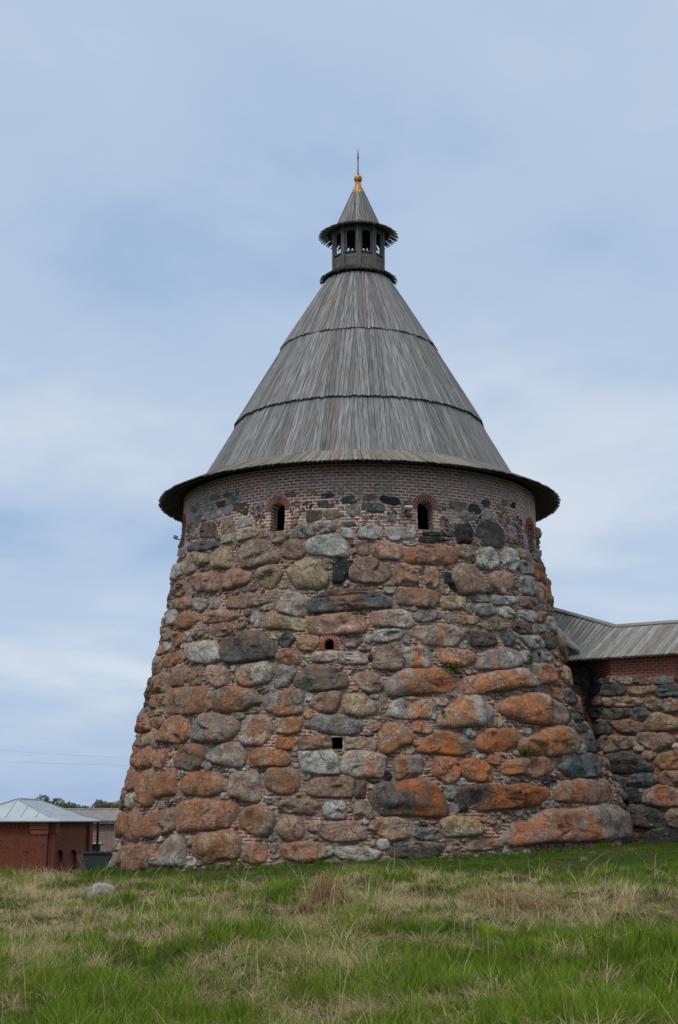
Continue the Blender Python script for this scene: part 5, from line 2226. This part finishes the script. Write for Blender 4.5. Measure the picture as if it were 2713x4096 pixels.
def blades(name, x, y, h, lean, head, wid, col, droop, zoff=0.0):
    n = len(x)
    z = ground_z(x, y) - .01 + zoff
    base = np.stack([x, y, z], 1)
    d = np.stack([np.cos(head), np.sin(head), np.zeros(n)], 1)
    s = np.stack([-np.sin(head), np.cos(head), np.zeros(n)], 1)
    mixv = rng.uniform(-1, 1, n)[:, None]
    s = s * (1 - np.abs(mixv) * .5) + d * mixv
    s /= np.linalg.norm(s, axis=1)[:, None]
    V = []
    for t, w in ((0, 1.0), (.38, .9), (.72, .6), (1.0, 0)):
        c = base + d * (lean * t ** 1.6)[:, None]
        c[:, 2] += h * (t - droop * t * t)
        if w > 0:
            V += [c - s * (wid * w / 2)[:, None], c + s * (wid * w / 2)[:, None]]
        else:
            V.append(c)
    V = np.stack(V, 1)                      # n,7,3
    me = bpy.data.meshes.new(name)
    me.vertices.add(n * 7)
    me.vertices.foreach_set('co', V.astype(np.float32).ravel())
    o = (np.arange(n) * 7)[:, None]
    q = np.concatenate([o + np.array([[0, 1, 3, 2]]), o + np.array([[2, 3, 5, 4]]), o + np.array([[4, 5, 6]])], 1)   # 4+4+3
    me.loops.add(n * 11)
    me.loops.foreach_set('vertex_index', q.astype(np.int32).ravel())
    me.polygons.add(n * 3)
    st = (np.arange(n) * 11)[:, None] + np.array([[0, 4, 8]])
    me.polygons.foreach_set('loop_start', st.astype(np.int32).ravel())
    me.polygons.foreach_set('loop_total', np.tile(np.array([4, 4, 3], np.int32), n))
    me.update(calc_edges=True)
    c4 = np.concatenate([col, np.ones((n, 1))], 1)
    c4 = np.repeat(c4, 7, 0)
    at = me.attributes.new('tint', 'FLOAT_COLOR', 'POINT')
    at.data.foreach_set('color', c4.astype(np.float32).ravel())
    me.materials.append(M_GRASS)
    ob = bpy.data.objects.new(name, me)
    COL.objects.link(ob)
    return ob


G_LO, G_HI = np.array([0.052, 0.105, 0.006]), np.array([0.225, 0.325, 0.026])
F_LO, F_HI = np.array([0.048, 0.112, 0.004]), np.array([0.115, 0.215, 0.009])
D_LO, D_HI = np.array([0.22, 0.165, 0.07]), np.array([0.62, 0.52, 0.30])


def dryness(x, y, z):
    px, py = to_px(x, y, z)
    d = .345 + (vnoise(x, y, 1.1, 5) - .5) * .75 + (vnoise(x, y, .45, 6) - .5) * .8 + (vnoise(x, y, 3.2, 9) - .5) * .3
    d += .20 * smoothstep(3530, 3580, py) * smoothstep(3760, 3680, py)
    for bx, by, sx, sy, am in DRYBUMPS:
        d += am * np.exp(-((px - bx) / sx) ** 2 - ((py - by) / sy) ** 2)
    foot = smoothstep(33.5, 37.0, y + .25 * x) * smoothstep(-8.5, -6.5, x)
    d = d - .75 * foot
    return np.clip(d, 0, 1), foot


def grass():
    def scatter(n, y0, y1):
        y = np.exp(rng.uniform(math.log(y0), math.log(y1), int(n * 1.6)))
        x = rng.uniform(-1, 1, len(y)) * (y * .245 + 3.4)
        rho = np.hypot(x - AX, y - AY)
        ok = (rho > tower_r(np.arctan2(x - AX, -(y - AY)), .3 + 0 * x) - .15) & ~((y > 52.5) & (x > -8))
        return x[ok][:n], y[ok][:n]
    # tufts: blades that spring from one root, each tuft green or dead
    tx, ty = scatter(10500, 8.0, 56)
    tdry, tfoot = dryness(tx, ty, ground_z(tx, ty))
    nt = len(tx)
    t_is = rng.uniform(0, 1, nt) < np.clip((tdry - .36) * 2.6 + .36, .02, .95)
    t_h = np.where(t_is, rng.uniform(.16, .40, nt), rng.uniform(.12, .34, nt)) * (.55 + .75 * vnoise(tx, ty, 1.7, 44))
    t_r = t_h * rng.uniform(.35, .75, nt)
    t_t = np.clip(rng.normal(.5, .24, nt), 0, 1)
    t_mat = (rng.uniform(0, 1, nt) < .45) & t_is            # matted: laid over in one direction
    t_dir = rng.normal(-.3, .9, nt) + vnoise(tx, ty, 4.0, 31) * 3
    cnt = rng.integers(18, 42, nt)
    k = np.repeat(np.arange(nt), cnt)
    m = len(k)
    an = rng.uniform(0, 6.28, m)
    rr = t_r[k] * np.sqrt(rng.uniform(0, 1, m)) * .8
    x1, y1 = tx[k] + rr * np.cos(an), ty[k] + rr * np.sin(an)
    d1 = t_is[k]
    h1 = t_h[k] * rng.uniform(.55, 1.15, m)
    ln1 = h1 * np.where(t_mat[k], rng.uniform(1.0, 2.2, m), np.where(d1, rng.uniform(.3, 1.3, m), rng.uniform(.1, .75, m)))
    hd1 = np.where(t_mat[k], t_dir[k] + rng.normal(0, .45, m), an + rng.normal(0, .5, m))
    h1 = h1 * np.where(t_mat[k], .62, 1.0)
    c1 = np.clip(t_t[k] + rng.normal(0, .16, m), 0, 1)
    # filler between the tufts
    N = 140000
    x2, y2 = scatter(N, 8.5, 60)
    n2 = len(x2)
    dry2, _ = dryness(x2, y2, ground_z(x2, y2))
    d2 = rng.uniform(0, 1, n2) < np.clip((dry2 - .4) * 1.6 + .3, .05, .75)
    h2 = np.where(d2, rng.uniform(.08, .25, n2), rng.uniform(.07, .19, n2)) * (.6 + .7 * vnoise(x2, y2, .55, 12))
    ln2 = h2 * rng.uniform(.2, 1.3, n2)
    hd2 = rng.uniform(0, 6.28, n2)
    c2 = np.clip(rng.normal(.4, .24, n2) + (vnoise(x2, y2, .9, 77) - .5) * .6, 0, 1)
    x, y = np.concatenate([x1, x2]), np.concatenate([y1, y2])
    isdry = np.concatenate([d1, d2])
    h, lean, head, t = np.concatenate([h1, h2]), np.concatenate([ln1, ln2]), np.concatenate([hd1, hd2]), np.concatenate([c1, c2])
    n = len(x)
    _, foot = dryness(x, y, ground_z(x, y))
    near = smoothstep(1.3, .35, np.hypot(x - AX, y - AY) - tower_r(np.arctan2(x - AX, -(y - AY)), .3 + 0 * x))
    near = near * (.5 + vnoise(x, y, .7, 55))
    h = h * (1 - foot * (.66 - .5 * near))
    lean = lean * (1 - foot * .66)
    crest = smoothstep(-5.8, -8.0, x) * smoothstep(36, 41, y)
    h = h * (1 + .9 * crest)
    wid = (.0042 + .00028 * y) * np.where(isdry, .75, 1.0) * rng.uniform(.7, 1.25, n)
    t = t[:, None]
    green = G_LO * (1 - t) + G_HI * t
    fgreen = F_LO * (1 - t) + F_HI * t
    green = green * (1 - foot[:, None]) + fgreen * foot[:, None]
    dr = D_LO * (1 - t) + D_HI * t
    col = np.where(isdry[:, None], dr, green)
    droop = np.where(isdry, rng.uniform(.2, .75, n), rng.uniform(.0, .35, n))
    o = blades('grass', x, y, h, lean, head, wid, col, droop)
    tag(o, 'rough meadow of green blades and matted straw', 'grass', kind='stuff')
    # tall dry seed stalks
    M = 4600
    y = np.exp(rng.uniform(math.log(9), math.log(47), M))
    x = rng.uniform(-1, 1, M) * (y * .245 + 1.5)
    z = ground_z(x, y)
    dry, foot = dryness(x, y, z)
    crest = smoothstep(-5.5, -8.0, x) * smoothstep(34, 40, y)
    ok = (rng.uniform(0, 1, M) < np.clip(dry * .8 + crest, 0, 1)) & (np.hypot(x - AX, y - AY) > 9.5) & (foot < .6) & ((y > 15) | (rng.uniform(0, 1, M) < .35))
    x, y, crest = x[ok], y[ok], crest[ok]
    m = len(x)
    h = rng.uniform(.3, .72, m)
    t = rng.uniform(0.25, 1, m)[:, None]
    o = blades('dry_stalk_grass', x, y, h, h * rng.uniform(.1, 1.1, m), rng.uniform(0, 6.28, m), .003 + .00022 * y, D_LO * (1 - t) + D_HI * 1.1 * t, rng.uniform(0, .35, m))
    tag(o, 'tall dry straw stalks standing out of the meadow', 'grass', kind='stuff')


grass()


def tussock(px, py, heaps, n, label, seed):
    """weeping heap of dead straw: hanging blades over several uneven mounds, a few standing wisps"""
    g = np.random.default_rng(seed)
    p = ground_hit(px, py)
    out = []
    tot = sum(r * h for _, _, r, h in heaps)
    for ox, oy, r, h in heaps:
        m = int(n * r * h / tot)
        a = g.uniform(0, 6.28, m)
        u = np.sqrt(g.uniform(0, 1, m))
        q = r * .6 * u * (1 + .3 * np.sin(a * 2 + seed))
        x, y = p.x + ox + q * np.cos(a), p.y + oy + q * np.sin(a)
        hang = g.uniform(0, 1, m) < .6
        top = h * (1 - .6 * u ** 1.3) * g.uniform(.6, 1.1, m)
        zoff = np.where(hang, top * .8, 0.0)
        hh = np.where(hang, .30 * h * g.uniform(.3, 1.4, m), h * g.uniform(.4, 1.15, m))
        droop = np.where(hang, 1 + zoff * g.uniform(.3, .9, m) / np.maximum(hh, .03), g.uniform(.2, .8, m))
        lean = np.where(hang, r * g.uniform(.2, 1.0, m), r * g.uniform(.1, 1.2, m))
        t = np.clip(g.normal(.5, .3, m), 0, 1)
        out.append((x, y, hh, lean, a + g.normal(0, 1.1, m), t, droop, zoff))
    x, y, hh, lean, hd, t, droop, zoff = (np.concatenate(c) for c in zip(*out))
    t = t[:, None]
    lo, hi = np.array([.17, .105, .045]), np.array([.52, .39, .21])
    o = blades('grass_tussock', x, y, hh, lean, hd, .003 + .00030 * y, lo * (1 - t) + hi * t, droop, zoff)
    tag(o, label, 'tussock', 'big dry grass tussocks in front of the tower')


tussock(1298, 3630, [(0, 0, .28, .76), (.17, -.05, .28, .58), (.24, -.15, .28, .34), (-.26, -.15, .26, .32), (.05, -.35, .3, .28)], 2600, 'tall conical brown straw tussock in front of the tower centre', 3)
tussock(1935, 3640, [(0, 0, .48, .52), (.42, .05, .36, .46), (-.45, -.1, .32, .26), (.1, -.4, .5, .28), (.95, .1, .5, .34)], 2400, 'broad domed straw tussock below the brick patch of the tower foot', 4)
